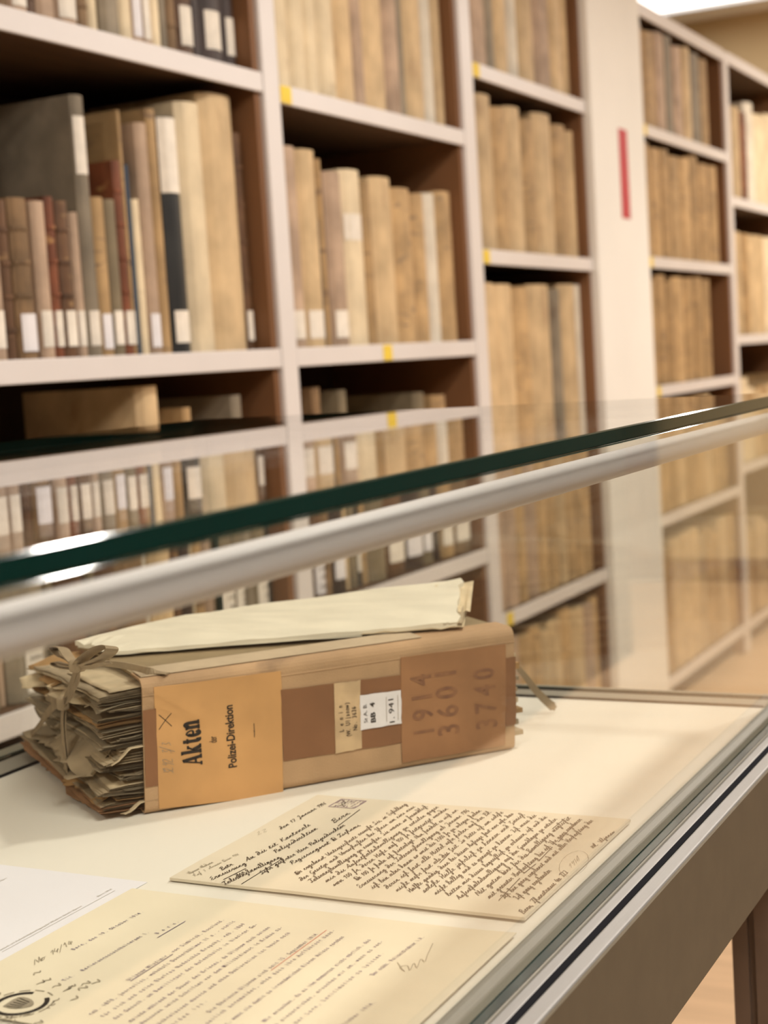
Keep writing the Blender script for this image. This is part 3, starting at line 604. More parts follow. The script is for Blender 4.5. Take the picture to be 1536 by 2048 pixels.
# crease under the shoulder
wrap('spine_crease', [(-0.0004, FH-0.0125), (-0.0008, FH-0.0135), (-0.0004, FH-0.0145)], 0.0, SL, 'cloth', -0.0006, skew=0.006)
wrap('top_cover', [(0.030, FH-0.0022), (0.12, FH-0.002), (0.2, FH-0.004), (FWD-0.02, FH-0.010)], 0.004, SL, 'kraft', 0.0026)
wrap('bottom_cover', [(0.02, 0.0035), (FWD, 0.0035)], 0.004, SL, 'kraft', 0.0025)
SPN = -NW
def sp_uv(px, py):
    P = on_plane(px, py, PA, SPN); return (P-PA).dot(U), P.z-BZ
def spf(off):
    return lambda u, v: fl(u+0.006*v/FH, -off, v)
def spquad(name, pts, m, off, par=fold, n=6):
    """paper stuck on the spine; pts = four photo pixels TL TR BR BL"""
    q = [Vector(sp_uv(*p)).to_2d() if False else Vector((*sp_uv(*p), 0)) for p in pts]
    V, F = [], []; rr = random.Random(name+str(pts[0]))
    for sgn in (0, 1):
        for j in range(n+1):
            for i in range(n+1):
                a = q[0].lerp(q[1], i/n); b = q[3].lerp(q[2], i/n); p = b.lerp(a, j/n)
                e = 0.0004 if (i in (0, n) or j in (0, n)) else 0
                V.append(fl(p.x+rr.uniform(-e, e), -(off-0.0005*(1-sgn)), p.y+rr.uniform(-e, e)))
    k = (n+1)**2
    for j in range(n):
        for i in range(n):
            a = j*(n+1)+i; F.append([k+a, k+a+1, k+a+n+2, k+a+n+1])
    bd = [i for i in range(n)]+[i*(n+1)+n for i in range(n)]+[n*(n+1)+n-i for i in range(n)]+[(n-i)*(n+1) for i in range(n)]
    for i in range(len(bd)): a, b = bd[i], bd[(i+1) % len(bd)]; F.append([a, b, k+b, k+a])
    return part(name, (V, F), m, par)
ol = spquad('title_label', [(308, 1374), (562, 1342), (566, 1588), (318, 1618)], 'orange_label', 0.0008)
spquad('edge_strip', [(286, 1421), (311, 1417), (316, 1570), (291, 1574)], 'brown_label', 0.0011)
bl_ = spquad('brown_label', [(561, 1380), (801, 1350), (804, 1485), (567, 1522)], 'brown_label', 0.0010)
tl_ = spquad('typed_label', [(667, 1367), (719, 1360), (722, 1496), (670, 1507)], 'tan_label', 0.0017)
rl_ = spquad('number_label', [(800, 1314), (1010, 1288), (1009, 1489), (803, 1525)], 'redbrown_label', 0.0016)
sg_ = spquad('shelfmark_label', [(718, 1390), (800, 1380), (801, 1446), (720, 1459)], 'label_white', 0.0024)
spquad('edge_strip', [(1010, 1316), (1030, 1313), (1031, 1448), (1010, 1451)], 'brown_label', 0.0011)
def spine_text(name, vf, px, py, par, m, off, rot=True):
    """lettering that reads upward along the height of the spine; (px,py) = photo pixel of its lower end on the baseline"""
    u0, v0 = sp_uv(px, py)
    return part(name, ([fl(u0-y, -off, v0+x) for x, y in vf[0]], vf[1]), m, par)
# the black slab-serif heading
def slab_title(h):
    L, thick, thin = [], [], []
    w = 0.0
    def sf(x, y, wd=0.34): thin.append([(x-wd/2, y), (x+wd/2, y)])
    # A
    thin.append([(0.12, 0.03), (0.42, 0.97)]); thick.append([(0.47, 0.97), (0.68, 0.03)]); thin.append([(0.22, 0.32), (0.6, 0.32)]); sf(0.13, 0.04, 0.3); sf(0.7, 0.04, 0.34)
    thick.append([(0.44, 0.98), (0.47, 0.9)])
    # k
    thick.append([(1.12, 0.0), (1.12, 1.02)]); sf(1.08, 0.99, 0.26); sf(1.12, 0.04, 0.36); thin.append([(1.18, 0.3), (1.5, 0.66)]); thick.append([(1.27, 0.42), (1.5, 0.03)]); sf(1.5, 0.67, 0.28); sf(1.54, 0.04, 0.3)
    # t
    thick.append(catmull([(1.98, 0.9), (1.98, 0.25), (2.03, 0.09), (2.2, 0.09)], 5)); thin.append([(1.8, 0.67), (2.2, 0.67)])
    # e
    thin.append(catmull([(2.42, 0.36), (2.78, 0.36), (2.78, 0.55), (2.6, 0.69), (2.46, 0.6), (2.42, 0.36)], 5)); thick.append(catmull([(2.5, 0.62), (2.42, 0.36), (2.5, 0.1), (2.66, 0.06), (2.8, 0.16)], 5))
    # n
    thick.append([(3.08, 0.0), (3.08, 0.7)]); sf(3.03, 0.67, 0.24); sf(3.08, 0.04, 0.34); thick.append(catmull([(3.12, 0.58), (3.3, 0.7), (3.44, 0.58), (3.45, 0.0)], 5)); sf(3.46, 0.04, 0.34)
    a = ribbon2d(thick, 0.25); b = ribbon2d(thin, 0.11)
    v, f, _ = join(a, b); return [(x*h*0.80, y*h) for x, y in v], f
def wide(vf, L):                               # fit lettering to a length
    x0 = min(p[0] for p in vf[0]); x1 = max(p[0] for p in vf[0]); k = L/(x1-x0); return [((x-x0)*k, y) for x, y in vf[0]], vf[1]
def vlen(a, b): return abs(sp_uv(*a)[1]-sp_uv(*b)[1])
def ulen(a, b): return abs(sp_uv(*a)[0]-sp_uv(*b)[0])
spine_text('heading', wide(slab_title(ulen((365, 1480), (404, 1475))), vlen((404, 1528), (404, 1437))), 404, 1528, ol, 'ink', 0.0012)
spine_text('print', wide(text2d('der', 0.010), vlen((433, 1483), (433, 1470))), 433, 1484, ol, 'ink', 0.0012)
spine_text('print', wide(text2d('Polizei-Direktion', 0.0108, bold=0.022), vlen((473, 1533), (470, 1408))), 473, 1533, ol, 'ink', 0.0012)
def pencil(name, pts, par, m, off, wd=0.0005):
    L = [[sp_uv(*p) for p in l] for l in pts]; q = ribbon2d([catmull(l, 4) for l in L], wd)
    return part(name, ([fl(x, -off, y) for x, y in q[0]], q[1]), m, par)
pencil('pencil_mark', [[(317, 1429), (330, 1440), (343, 1452)], [(342, 1426), (330, 1440), (317, 1459)]], ol, 'ink_brown', 0.0012, 0.0006)
pencil('pencil_mark', [[(507, 1446), (508, 1462), (508, 1474)], [(506, 1462), (509, 1461)]], ol, 'ink_brown', 0.0012, 0.0006)
q = ribbon2d(cursive('3292 3/3', 0, 0, 0.0046, 0, 0.2), 0.0004)
spine_text('pencil_mark', wide(q, vlen((345, 1545), (343, 1480))), 346, 1546, ol, 'pencil', 0.0012)
# typed and printed labels
spine_text('typing', wide(text2d('L e n i n', 0.0060, pitch=0.62, bold=0.012), vlen((686, 1462), (684, 1410))), 686, 1462, tl_, 'ink_brown', 0.0021)
spine_text('typing', wide(text2d('(W. Uljanow)', 0.0060, pitch=0.62, bold=0.012), vlen((700, 1470), (698, 1403))), 700, 1471, tl_, 'ink_brown', 0.0021)
spine_text('typing', wide(text2d('No. 3636', 0.0060, pitch=0.62, bold=0.012), vlen((713, 1459), (711, 1412))), 713, 1459, tl_, 'ink_brown', 0.0021)
spine_text('print', wide(text2d('St A. B.', 0.0050, bold=0.0), vlen((733, 1444), (732, 1406))), 733, 1444, sg_, 'ink', 0.0028)
spine_text('print', wide(text2d('BB  4', 0.0064, bold=0.03), vlen((749, 1443), (747, 1403))), 749, 1443, sg_, 'ink', 0.0028)
spine_text('print', wide(text2d('1. 941', 0.0074), vlen((787, 1443), (786, 1396))), 787, 1443, sg_, 'ink', 0.0028)
pencil('print', [[(771, 1442), (770, 1393)], [(794, 1439), (793, 1389)]], sg_, 'pencil', 0.0028, 0.0004)
for s, p0, p1, sz in (('1914', (866, 1462), (863, 1345), 0.029), ('3601', (917, 1465), (912, 1340), 0.031), ('3740', (992, 1452), (988, 1333), 0.031)):
    spine_text('stamped_number', wide(text2d(s, sz, bold=0.016, pitch=0.75), vlen(p0, p1)), p0[0], p0[1], rl_, 'ink_stamp', 0.0020)

# the papers, sheet by sheet
def sheet(i, n, rr):
    f = i/(n-1); bd = BUN[i]; fb = bd[0]                           # sheets keep company in thin gatherings
    over = bd[1]+rr.uniform(-0.002, 0.002); kind = bd[2] if rr.random() < 0.7 else rr.choice(['old', 'grey', 'dull', 'cream'])
    NWD = 22
    us = [-over+(over+0.02)*k/7 for k in range(8)]+[0.06, 0.14, 0.24, SL-0.004+rr.uniform(-0.004, 0.010)]
    w1 = bd[3]+rr.uniform(-0.003, 0.003); w0 = 0.004+rr.uniform(0, 0.003)
    skew = bd[4]; ph = bd[5]; amp = bd[6]
    V, F = [], []
    for side in (0, 1):
        for a, u in enumerate(us):
            e = max(0.0, min(1.0, (0.03-u)/(0.03+over)))          # 1 at the loose end
            for b in range(NWD):
                fwq = b/(NWD-1); w_ = w0+(w1-w0)*fwq
                lo = 0.0045+0.006*fwq*fwq*e; hi = FH-0.006-(0.014*fwq**1.5)-0.003*e
                ft = f*(1-0.35*e)+fb*0.35*e                        # gatherings bunch together towards the loose end
                z = lo+(hi-lo)*ft
                z += e*e*amp*(noise.noise(Vector((fwq*3.2+ph, u*14, ph)))+0.35*noise.noise(Vector((fwq*9+ph, u*40, ph))))
                z += e*e*0.0007*noise.noise(Vector((fwq*11, u*60, i*1.3)))
                uu = u
                if a == 0: uu += 0.003*noise.noise(Vector((fwq*9+ph, 1.7, i*0.5)))+0.0010*noise.noise(Vector((fwq*40, ph, i)))
                uu += -skew*fwq*e
                V.append(fl(uu, w_, max(z, 0.0036)+(0.00035 if side else 0)))
    K = len(us)*NWD
    for a in range(len(us)-1):
        for b in range(NWD-1):
            q = a*NWD+b; F.append([q, q+NWD, q+NWD+1, q+1]); F.append([K+q, K+q+1, K+q+NWD+1, K+q+NWD])
    for b in range(NWD-1): F.append([b, b+1, K+b+1, K+b])
    return part('paper_sheet', (V, F), 'sheet_'+kind, fold, smooth=True)
rr = random.Random(41)
NS = 104
BUN = []
while len(BUN) < NS:
    n = rr.choice([2, 3, 3, 4, 5, 6]); f0 = (len(BUN)+n/2)/NS
    kd = rr.choices(['old', 'grey', 'cream', 'dull', 'tan'], [5, 5, 2.5 if f0 > 0.7 else 0.8, 4, 0.8])[0]
    if f0 < 0.08: kd = rr.choice(['rust', 'tan', 'dull'])
    b = (f0, 0.010+0.024*rr.random()+0.006*max(0, 0.5-f0)*2, kd, FWD+0.012*(1-f0)+rr.uniform(-0.02, 0.014), rr.uniform(-0.006, 0.010)+0.004*(1-f0), rr.uniform(0, 60), 0.0026+0.0060*rr.random()**2)
    BUN += [b]*n
for i in range(NS): sheet(i, NS, rr)
# curled flaps and creased folds that hang out of the left end
def flap(w0, w1, z0, out, droop, kind, seed, roll=0.0):
    rr = random.Random(seed); NU, NWD = 9, 20; V, F = [], []; out *= 1.12
    for side in (0, 1):
        for a in range(NU):
            f = a/(NU-1)
            for b in range(NWD):
                g = b/(NWD-1); w_ = w0+(w1-w0)*g
                rag = 1+0.30*noise.noise(Vector((g*4+seed, 0.3, 0)))+0.15*noise.noise(Vector((g*15+seed, 2, 0)))
                o = out*f*rag
                z = z0-droop*f*f*(0.5+0.8*abs(noise.noise(Vector((g*3+seed, 5, 0)))))+0.0022*f*noise.noise(Vector((g*7, f*2, seed)))
                if roll and f > 0.5: q = (f-0.5)*2; o -= roll*sin(q*pi*0.9)*0.7; z -= roll*(1-cos(q*pi*0.9))
                V.append(fl(0.012-o, w_, max(z, 0.004)+(0.0004 if side else 0)))
    K = NU*NWD
    for a in range(NU-1):
        for b in range(NWD-1):
            q = a*NWD+b; F.append([q, q+NWD, q+NWD+1, q+1]); F.append([K+q, K+q+1, K+q+NWD+1, K+q+NWD])
    for b in range(NWD-1): q = (NU-1)*NWD+b; F.append([q, K+q, K+q+1, q+1])
    for a in range(NU-1):
        for q in (a*NWD, a*NWD+NWD-1): F.append([q, K+q, K+q+NWD, q+NWD])
    return part('curled_sheet', (V, F), 'sheet_'+kind, fold, smooth=True)
flap(0.045, 0.16, 0.098, 0.045, 0.014, 'cream', 1); flap(0.09, 0.25, 0.090, 0.05, 0.010, 'cream', 2); 
flap(0.03, 0.17, 0.062, 0.048, 0.022, 'old', 4, 0.006); flap(0.0, 0.07, 0.060, 0.030, 0.006, 'cream', 6, 0.005)
flap(0.05, 0.26, 0.034, 0.052, 0.010, 'old', 7); flap(0.02, 0.13, 0.024, 0.046, 0.010, 'tan', 8, 0.004); flap(0.01, 0.25, 0.010, 0.046, 0.006, 'rust', 10)
flap(0.0, 0.05, 0.012, 0.024, 0.004, 'cream', 11, 0.003); flap(0.15, 0.27, 0.100, 0.045, 0.004, 'tan', 13, 0.003); 
flap(0.01, 0.16, 0.104, 0.030, 0.006, 'old', 15)
# far end: a few sheets peep out past the spine
for k in range(9):
    z = 0.012+k*0.0105; o = 0.004+0.006*random.Random(k).random()
    part('paper_sheet', fbox(fl, SL-0.05, SL+o+0.004, 0.006, 0.2, z, z+0.003+0.003*random.Random(k+9).random()), 'sheet_'+['old', 'grey', 'tan', 'cream'][k % 4], fold)

# ------------------------------------------------------------------ ribbon
FLN = -U                                       # outward from the left end
def sweep(name, pts, wd, side, par, thk=0.0007, taper=None):
    """flat band through world points; side = direction across the band (per point or one vector)"""
    P = [Vector(p) for p in catmull([tuple(p) for p in pts], 6)]; n = len(P); V, F = [], []
    for i, p in enumerate(P):
        t = (P[min(i+1, n-1)]-P[max(i-1, 0)]).normalized()
        s = side(i/(n-1)) if callable(side) else side
        s = (s-t*s.dot(t)).normalized(); nn = t.cross(s); h = wd/2*(taper(i/(n-1)) if taper else 1)
        V += [p+s*h+nn*thk/2, p-s*h+nn*thk/2, p-s*h-nn*thk/2, p+s*h-nn*thk/2]
    for i in range(n-1):
        for k in range(4): a = 4*i+k; b = 4*i+(k+1) % 4; F.append([a, b, b+4, a+4])
    F += [[3, 2, 1, 0], [4*n-4, 4*n-3, 4*n-2, 4*n-1]]
    return part(name, (V, F), 'ribbon', par, smooth=False)
LP = fl(-0.046, 0, 0); LN = U                  # plane just outside the left end
def lp(px, py, out=0.0): return on_plane(px, py, fl(-0.046-out, 0, 0), LN)
def tp(px, py, z): return on_z(px, py, BZ+z)
knot = lp(155, 1332)
upv = Vector((0, 0, 1))
rb = part('tie_ribbon', (lambda k: ([k+Vector((x, y, z)) for x in (-.006, .006) for y in (-.006, .006) for z in (-.005, .006)], [[0, 1, 3, 2], [4, 6, 7, 5], [0, 4, 5, 1], [2, 3, 7, 6], [0, 2, 6, 4], [1, 5, 7, 3]]))(knot), 'ribbon', fold); bev(rb, 0.003, 3)
sd = NW
sweep('ribbon_band', [knot, lp(140, 1375), lp(127, 1410), lp(124, 1450), lp(128, 1500), lp(133, 1542), fl(-0.02, 0.2, 0.004)], 0.0075, sd, rb)
sweep('ribbon_band', [knot+U*0.002, lp(147, 1368, -.002), lp(132, 1405, -.002), lp(130, 1455, -.002), lp(134, 1505, -.002), lp(136, 1540, -.002)], 0.006, sd, rb)
c_ = fl(0.02, 0.015, FH+0.003)
sweep('ribbon_band', [knot, knot.lerp(c_, 0.35)+upv*0.004, knot.lerp(c_, 0.7)+upv*0.003, c_, fl(0.03, 0.004, FH+0.002)], 0.0065, U, rb)
# bow loops
sweep('bow_loop', [knot, lp(166, 1318), lp(190, 1300), lp(215, 1292), lp(224, 1298), lp(212, 1312), lp(188, 1324), lp(165, 1333)], 0.010, FLN+upv*0.25, rb)
sweep('bow_loop', [knot, lp(140, 1320), lp(122, 1312), lp(108, 1299), lp(112, 1293), lp(126, 1297), lp(136, 1312), lp(150, 1328)], 0.010, FLN+upv*0.25, rb)
sweep('bow_loop', [knot, lp(132, 1330), lp(112, 1324), lp(107, 1328), lp(120, 1334), lp(145, 1338)], 0.006, FLN, rb)
sweep('ribbon_tail', [knot, lp(180, 1334), lp(200, 1328), lp(222, 1325)], 0.006, upv+FLN, rb, taper=lambda t: 1-0.6*t)
sweep('ribbon_tail', [lp(124, 1404), lp(108, 1412), lp(92, 1430), lp(78, 1452), lp(62, 1470)], 0.008, NW+upv*0.6, rb, taper=lambda t: 1.1-0.5*t)
sweep('ribbon_tail', [knot, lp(158, 1352), lp(150, 1372), lp(138, 1395), lp(124, 1405), lp(110, 1402), lp(92, 1394)], 0.006, NW, rb)
k2 = lp(126, 1407); kn = part('ribbon_knot', ([k2+Vector((x, y, z)) for x in (-.005, .005) for y in (-.005, .005) for z in (-.006, .006)], [[0, 1, 3, 2], [4, 6, 7, 5], [0, 4, 5, 1], [2, 3, 7, 6], [0, 2, 6, 4], [1, 5, 7, 3]]), 'ribbon', rb); bev(kn, 0.003, 3)
# the other tie peeps out at the far end and hangs down
def rp(px, py, w_=0.1): return on_plane(px, py, fl(0, w_, 0), NW)
sweep('tie_ribbon', [rp(1036, 1336), rp(1050, 1352), rp(1066, 1374), rp(1084, 1394), rp(1104, 1412), rp(1111, 1417)], 0.008, upv+U*0.6, fold, taper=lambda t: 0.65+0.6*t if t < 0.85 else 0.7)

# ------------------------------------------------------------------ folded sheet lying on the file
def loose():
    c = {'fl': tp(228, 1303, FH+0.004), 'fr': tp(914, 1249, FH+0.006), 'bl': tp(150, 1281, FH+0.007), 'br': tp(922, 1166, FH+0.026)}
    NUQ, NWQ = 26, 12
    bk = [Vector(v) for v in catmull([tuple(c['bl']), tuple(tp(330, 1240, FH+0.009)), tuple(tp(560, 1207, FH+0.013)), tuple(c['br'])], 10)]
    def back(f):
        k = min(int(f*30), 29); return bk[k].lerp(bk[k+1], f*30-k)
    e = (c['fr']-c['fl']); n_ = Vector((-e.y, e.x, 0)).normalized()
    V, F = [], []; K = NUQ*NWQ
    for side in (0, 1):
        for a in range(NUQ):
            f = a/(NUQ-1)
            for b in range(NWQ):
                g = b/(NWQ-1)
                d_ = 0.150*(0.80+0.32*f)*g
                p = c['fl'].lerp(c['fr'], f).lerp(back(f), g)
                base = 0.0006+0.010*f
                bul = 0.0035*sin(pi*min(1, g*1.15))+0.003*f**3*g
                lf = 0.010*max(0, f-0.9)*10*max(0, g-0.6)*2.5
                nz = 0.0016*noise.noise(Vector((f*9, g*3, 2.0)))+(0.004*noise.noise(Vector((f*24, g*9, 5.0)))*max(0, 0.16-f)/0.16)
                low = base*0.0+0.0
                x = p.copy()
                if side == 0: x.z = BZ+FH+0.0006+0.0016*f+0.55*max(0, p.z-BZ-FH-0.004)
                else: x.z = p.z+0.0022*f+bul*(0.25+f)*0.8+nz
                if g in (0, 1): x += n_*0.002*noise.noise(Vector((f*14, g*5, 9)))
                if a in (0, NUQ-1): x += e.normalized()*0.008*noise.noise(Vector((g*7, f*5, 4)))
                V.append(x)
    for a in range(NUQ-1):
        for b in range(NWQ-1):
            q = a*NWQ+b; F.append([q, q+1, q+NWQ+1, q+NWQ]); F.append([K+q, K+q+NWQ, K+q+NWQ+1, K+q+1])
    for a in range(NUQ-1):
        for q, s in ((a*NWQ, 1), (a*NWQ+NWQ-1, 1)): F.append([q, q+NWQ, K+q+NWQ, K+q])
    for b in range(NWQ-1):
        for q in (b, (NUQ-1)*NWQ+b): F.append([q, q+1, K+q+1, K+q])
    o = part('folded_sheet', (V, F), 'loose_paper', None, smooth=False, org=(c['fl']+c['fr'])/2)
    o['label'] = 'folded cream paper lying loose on top of the tied file'; o['category'] = 'paper'
    # torn inner leaf showing at the right end and the long slit along the front
    def leaf(f0, f1, g0, g1, z0, z1, m, nm, seed):
        V, F = [], []; n = 10
        for a in range(n):
            f = f0+(f1-f0)*a/(n-1)
            for b, (g, z) in enumerate(((g0, z0), (g1, z1))):
                ff = f+0.006*noise.noise(Vector((a*0.9, b, seed))); p = (c['fl']+e*ff).lerp(c['bl']+(c['br']-c['bl'])*ff, g); p.z = BZ+FH+z+0.0016*noise.noise(Vector((a*0.8, b*3, seed+1))); V.append(p)
        V += [v+Vector((0, 0, 0.0005)) for v in V]; k = 2*n
        for a in range(n-1):
            q = 2*a; F += [[q, q+2, q+3, q+1], [k+q, k+q+1, k+q+3, k+q+2], [q, k+q, k+q+2, q+2], [q+1, q+3, k+q+3, k+q+1]]
        return part(nm, (V, F), m, o)
    leaf(0.72, 1.02, -0.012, 0.5, 0.0035, 0.006, 'sheet_cream', 'inner_leaf', 3)
    leaf(0.93, 1.035, 0.25, 1.0, 0.012, 0.026, 'sheet_cream', 'inner_leaf', 5)
    leaf(0.96, 1.02, 0.0, 0.75, 0.007, 0.020, 'sheet_old', 'inner_leaf', 8)
    leaf(-0.01, 0.72, -0.010, 0.3, 0.0016, 0.003, 'loose_paper', 'inner_leaf', 9)
    return o
loose()

# ------------------------------------------------------------------ papers on the board
def paper(name, cs, m, label, z, thk, lift_fn=None, n=16):
    """sheet through four world corners (reading order: top-left, top-right, bottom-right, bottom-left)"""
    V, F = [], []; k = (n+1)**2
    for side in (0, 1):
        for j in range(n+1):
            for i in range(n+1):
                p = cs[0].lerp(cs[1], i/n).lerp(cs[3].lerp(cs[2], i/n), j/n); h = lift_fn(i/n, j/n) if lift_fn else 0
                V.append(Vector((p.x, p.y, z+h+thk*side)))
    for j in range(n):
        for i in range(n):
            a = j*(n+1)+i; F += [[a, a+1, a+n+2, a+n+1], [k+a, k+a+n+1, k+a+n+2, k+a+1]]
    bd = list(range(n))+[i*(n+1)+n for i in range(n)]+[n*(n+1)+n-i for i in range(n)]+[(n-i)*(n+1) for i in range(n)]
    for i in range(len(bd)): a, b = bd[i], bd[(i+1) % len(bd)]; F.append([a, k+a, k+b, b])
    o = part(name, (V, F), m, None, org=(cs[0].x*.5+cs[2].x*.5, cs[0].y*.5+cs[2].y*.5, z))
    o['label'] = label; o['category'] = 'document'; return o
class Page:
    """writing plane: s along the lines (+y), t down the page (+x), metres from the top-left corner"""
    def __init__(self, c, z, fn=None, W=1, H=1): self.c, self.z, self.fn, self.W, self.H = c, z, fn, W, H
    def st(self, px, py): p = on_z(px, py, self.z); return p.y-self.c.y, p.x-self.c.x
    def at(self, s, t):
        h = self.fn(s/self.W, t/self.H) if self.fn else 0
        return Vector((self.c.x+t, self.c.y+s, self.z+h+0.0004))
    def put(self, name, vf, m, par):           # vf in (s, up)
        return part(name, ([self.at(x, -y) for x, y in vf[0]], vf[1]), m, par)
    def line(self, txt, p0, p1, xh, slant=0.5, **k):
        (s0, t0), (s1, t1) = self.st(*p0), self.st(*p1)
        L = cursive(txt, 0, 0, xh, 0, slant, fit=max(0.01, s1-s0), **k); dt = (t1-t0)/max(1e-6, s1-s0)
        return [[(s0+x, -(t0+dt*x)+y) for x, y in P] for P in L]
# handwritten letter
lc = [on_z(345, 1768, BZ), on_z(620, 1600, BZ), on_z(1265, 1645, BZ), on_z(1055, 1845, BZ)]
x_t = (lc[0].x+lc[1].x)/2; x_b = (lc[2].x+lc[3].x)/2; y_l = (lc[0].y+lc[3].y)/2; y_r = (lc[1].y+lc[2].y)/2
lc = [Vector((x_t, y_l, 0)), Vector((x_t, y_r, 0)), Vector((x_b, y_r, 0)), Vector((x_b, y_l, 0))]
lfn = lambda a, b: 0.0006*(1+noise.noise(Vector((a*3, b*4, 0))))+0.0010*b
LZ = BZ+0.0006; LTH = 0.0022
letter = paper('handwritten_letter', lc, 'letter_paper', 'cream letter covered in brown ink handwriting, lying before the tied file', LZ, LTH, lfn)
LPg = Page(lc[0], LZ+LTH, lfn, y_r-y_l, x_b-x_t)
hr = random.Random(5)
XH = 0.0026
ink = []
def w_(txt, p0, p1, xh=XH, sl=0.5): ink.extend(LPg.line(txt, p0, p1, xh, sl, rnd=hr))
w_('den 17. Januar 1916.', (562, 1661), (654, 1609)); w_('An die tit. Kantonale', (494, 1726), (622, 1653), XH*1.15); w_('Polizeidirektion', (552, 1709), (636, 1660), XH*1.1); w_('Bern.', (667, 1650), (704, 1628), XH*1.2)
w_('Betr.', (444, 1744), (470, 1731), XH*1.05); w_('Erneuerung', (424, 1763), (494, 1731), XH*1.1); w_('der', (474, 1757), (487, 1750), XH); w_('Toleranzbewilligung.', (450, 1773), (566, 1717), XH*1.2)
w_('Sehr geehrter Herr Polizeidirektor', (523, 1753), (691, 1654)); w_('Regierungsrat Dr Tschumi,', (584, 1733), (722, 1653))
body = ['Der ergebenst Unterzeichnete ersucht Sie, in Erfüllung', 'der Gesetze und Vorschriften bei Ihnen um eine neue', 'Toleranzbewilligung zu ersuchen. Sie waren so freundlich', 'mir die Aufenthaltsbewilligung zu erteilen gegen', 'von 100 fr, deren Höhe auf 100 fr festgesetzt worden.',
 'Die 100 fr habe ich hinterlegt. Nun handelt es sich um', 'Erneuerung der Toleranzbewilligung ab Januar 1916,', 'ich bin aber kaum so weit die 2000 fr zu erlegen haben', 'deren ich fast alle Mittel sehr haben auf der Bk.', 'nicht mehr fast als die Zeit. So bitte ich um solche', 'Hälfte gnädig, denn bei dieser Anfrage fast nur sehr das', 'solche Hülfe jährlich zu können und Zürich', 'nicht billig und es genügt zu können. Ich muss die', 'bitten mir dieses begreiflich zu erlassen, ich und die', 'Aufenthaltsbewilligung auf den Grundlagen zu erteilen', 'Mit gutem Dank für die Bewilligung möglichst', 'mit grösster Hochachtung bin ich Ihr ganz ergebener', 'Ich bin ganz ergebenst und mit aller Hochachtung der', 'Ich ganz ergebenster']
s_in, t_in = LPg.st(587, 1757); s_la, t_la = LPg.st(1030, 1800)
Wd = y_r-y_l; Ht = x_b-x_t
for k, tx in enumerate(body):
    f = k/(len(body)-1); t = t_in+0.001+(Ht-0.017-t_in)*f; s0 = 0.020+hr.uniform(-0.003, 0.003)+(0.010 if k in (0, 5) else 0)+(0.006 if k > 14 else 0); s1 = Wd-0.010+hr.uniform(-0.006, 0.002)
    if k == len(body)-1: s1 = 0.09
    L = cursive(tx, 0, 0, XH*hr.uniform(0.95, 1.1), 0, 0.5, fit=s1-s0, rnd=hr)
    ink.extend([[(s0+x, -t+y-0.0015*sin(x*30)*0.3) for x, y in P] for P in L])
w_('Bern, Thunstrasse 4a III', (1048, 1834), (1138, 1750), XH*1.0); w_('Wl. Uljanow', (1187, 1702), (1232, 1669), XH*0.9)
LPg.put('handwriting', ribbon2d(ink, 0.00052), 'ink_brown', letter)
und = []
def us(p0, p1): und.append([(lambda s: (s[0], -s[1]))(LPg.st(*p)) for p in (p0, p1)])
us((447, 1762), (492, 1740)); us((483, 1771), (560, 1724)); us((676, 1655), (720, 1622)); us((1105, 1662), (1130, 1641)); us((1117, 1688), (1152, 1650)); us((1054, 1716), (1072, 1694)); us((1078, 1726), (1105, 1698)); us((998, 1806), (1040, 1762)); us((1048, 1752), (1072, 1732)); us((900, 1590+120), (880, 1730))
LPg.put('underlines', ribbon2d(und, 0.00075), 'ink_brown', letter)
pc = []
pc += LPg.line('Uljanow, Wladimir', (379, 1751), (428, 1728), XH*0.8, rnd=hr); pc += LPg.line('Ruf. 3. Februar Bern 1916', (390, 1756), (478, 1712), XH*0.75, rnd=hr); pc += LPg.line('22', (515, 1672), (538, 1662), XH*1.1, rnd=hr)
th = [LPg.st(1148+28*cos(q*0.4)+10*sin(q*.4), 1732-26*sin(q*0.4)) for q in range(17)]
pc.append([(s, -t) for s, t in th]); pc += LPg.line('1916!', (1142, 1742), (1162, 1722), XH*0.9, rnd=hr)
LPg.put('pencil_note', ribbon2d(pc, 0.0003), 'pencil', letter)
# violet revenue stamp impression, crossed out
sa = LPg.st(660, 1614); sb = LPg.st(728, 1606)
st_l = []
s_c, t_c = LPg.st(695, 1610)
for k in range(9):
    for j in range(7):
        if hr.random() < 0.75: x = s_c-0.010+k*0.0025; y = t_c-0.011+j*0.0036; st_l.append([(x, -y), (x+hr.uniform(.001, .0022), -y-hr.uniform(-.001, .002))])
for q in ((-.011, -.012, .0115, -.012), (-.011, .012, .0115, .012), (-.011, -.012, -.011, .012), (.0115, -.012, .0115, .012)): st_l.append([(s_c+q[0], -(t_c+q[1])), (s_c+q[2], -(t_c+q[3]))])
LPg.put('stamp_impression', ribbon2d(st_l, 0.0009), 'ink_purple', letter)
LPg.put('cancel_stroke', ribbon2d([catmull([(s_c-.010, -t_c+.008), (s_c, -t_c+.002), (s_c+.009, -t_c+.010)], 4), catmull([(s_c-.009, -t_c-.002), (s_c+.002, -t_c+.006), (s_c+.008, -t_c-.004)], 4)], 0.0006), 'ink_brown', letter)

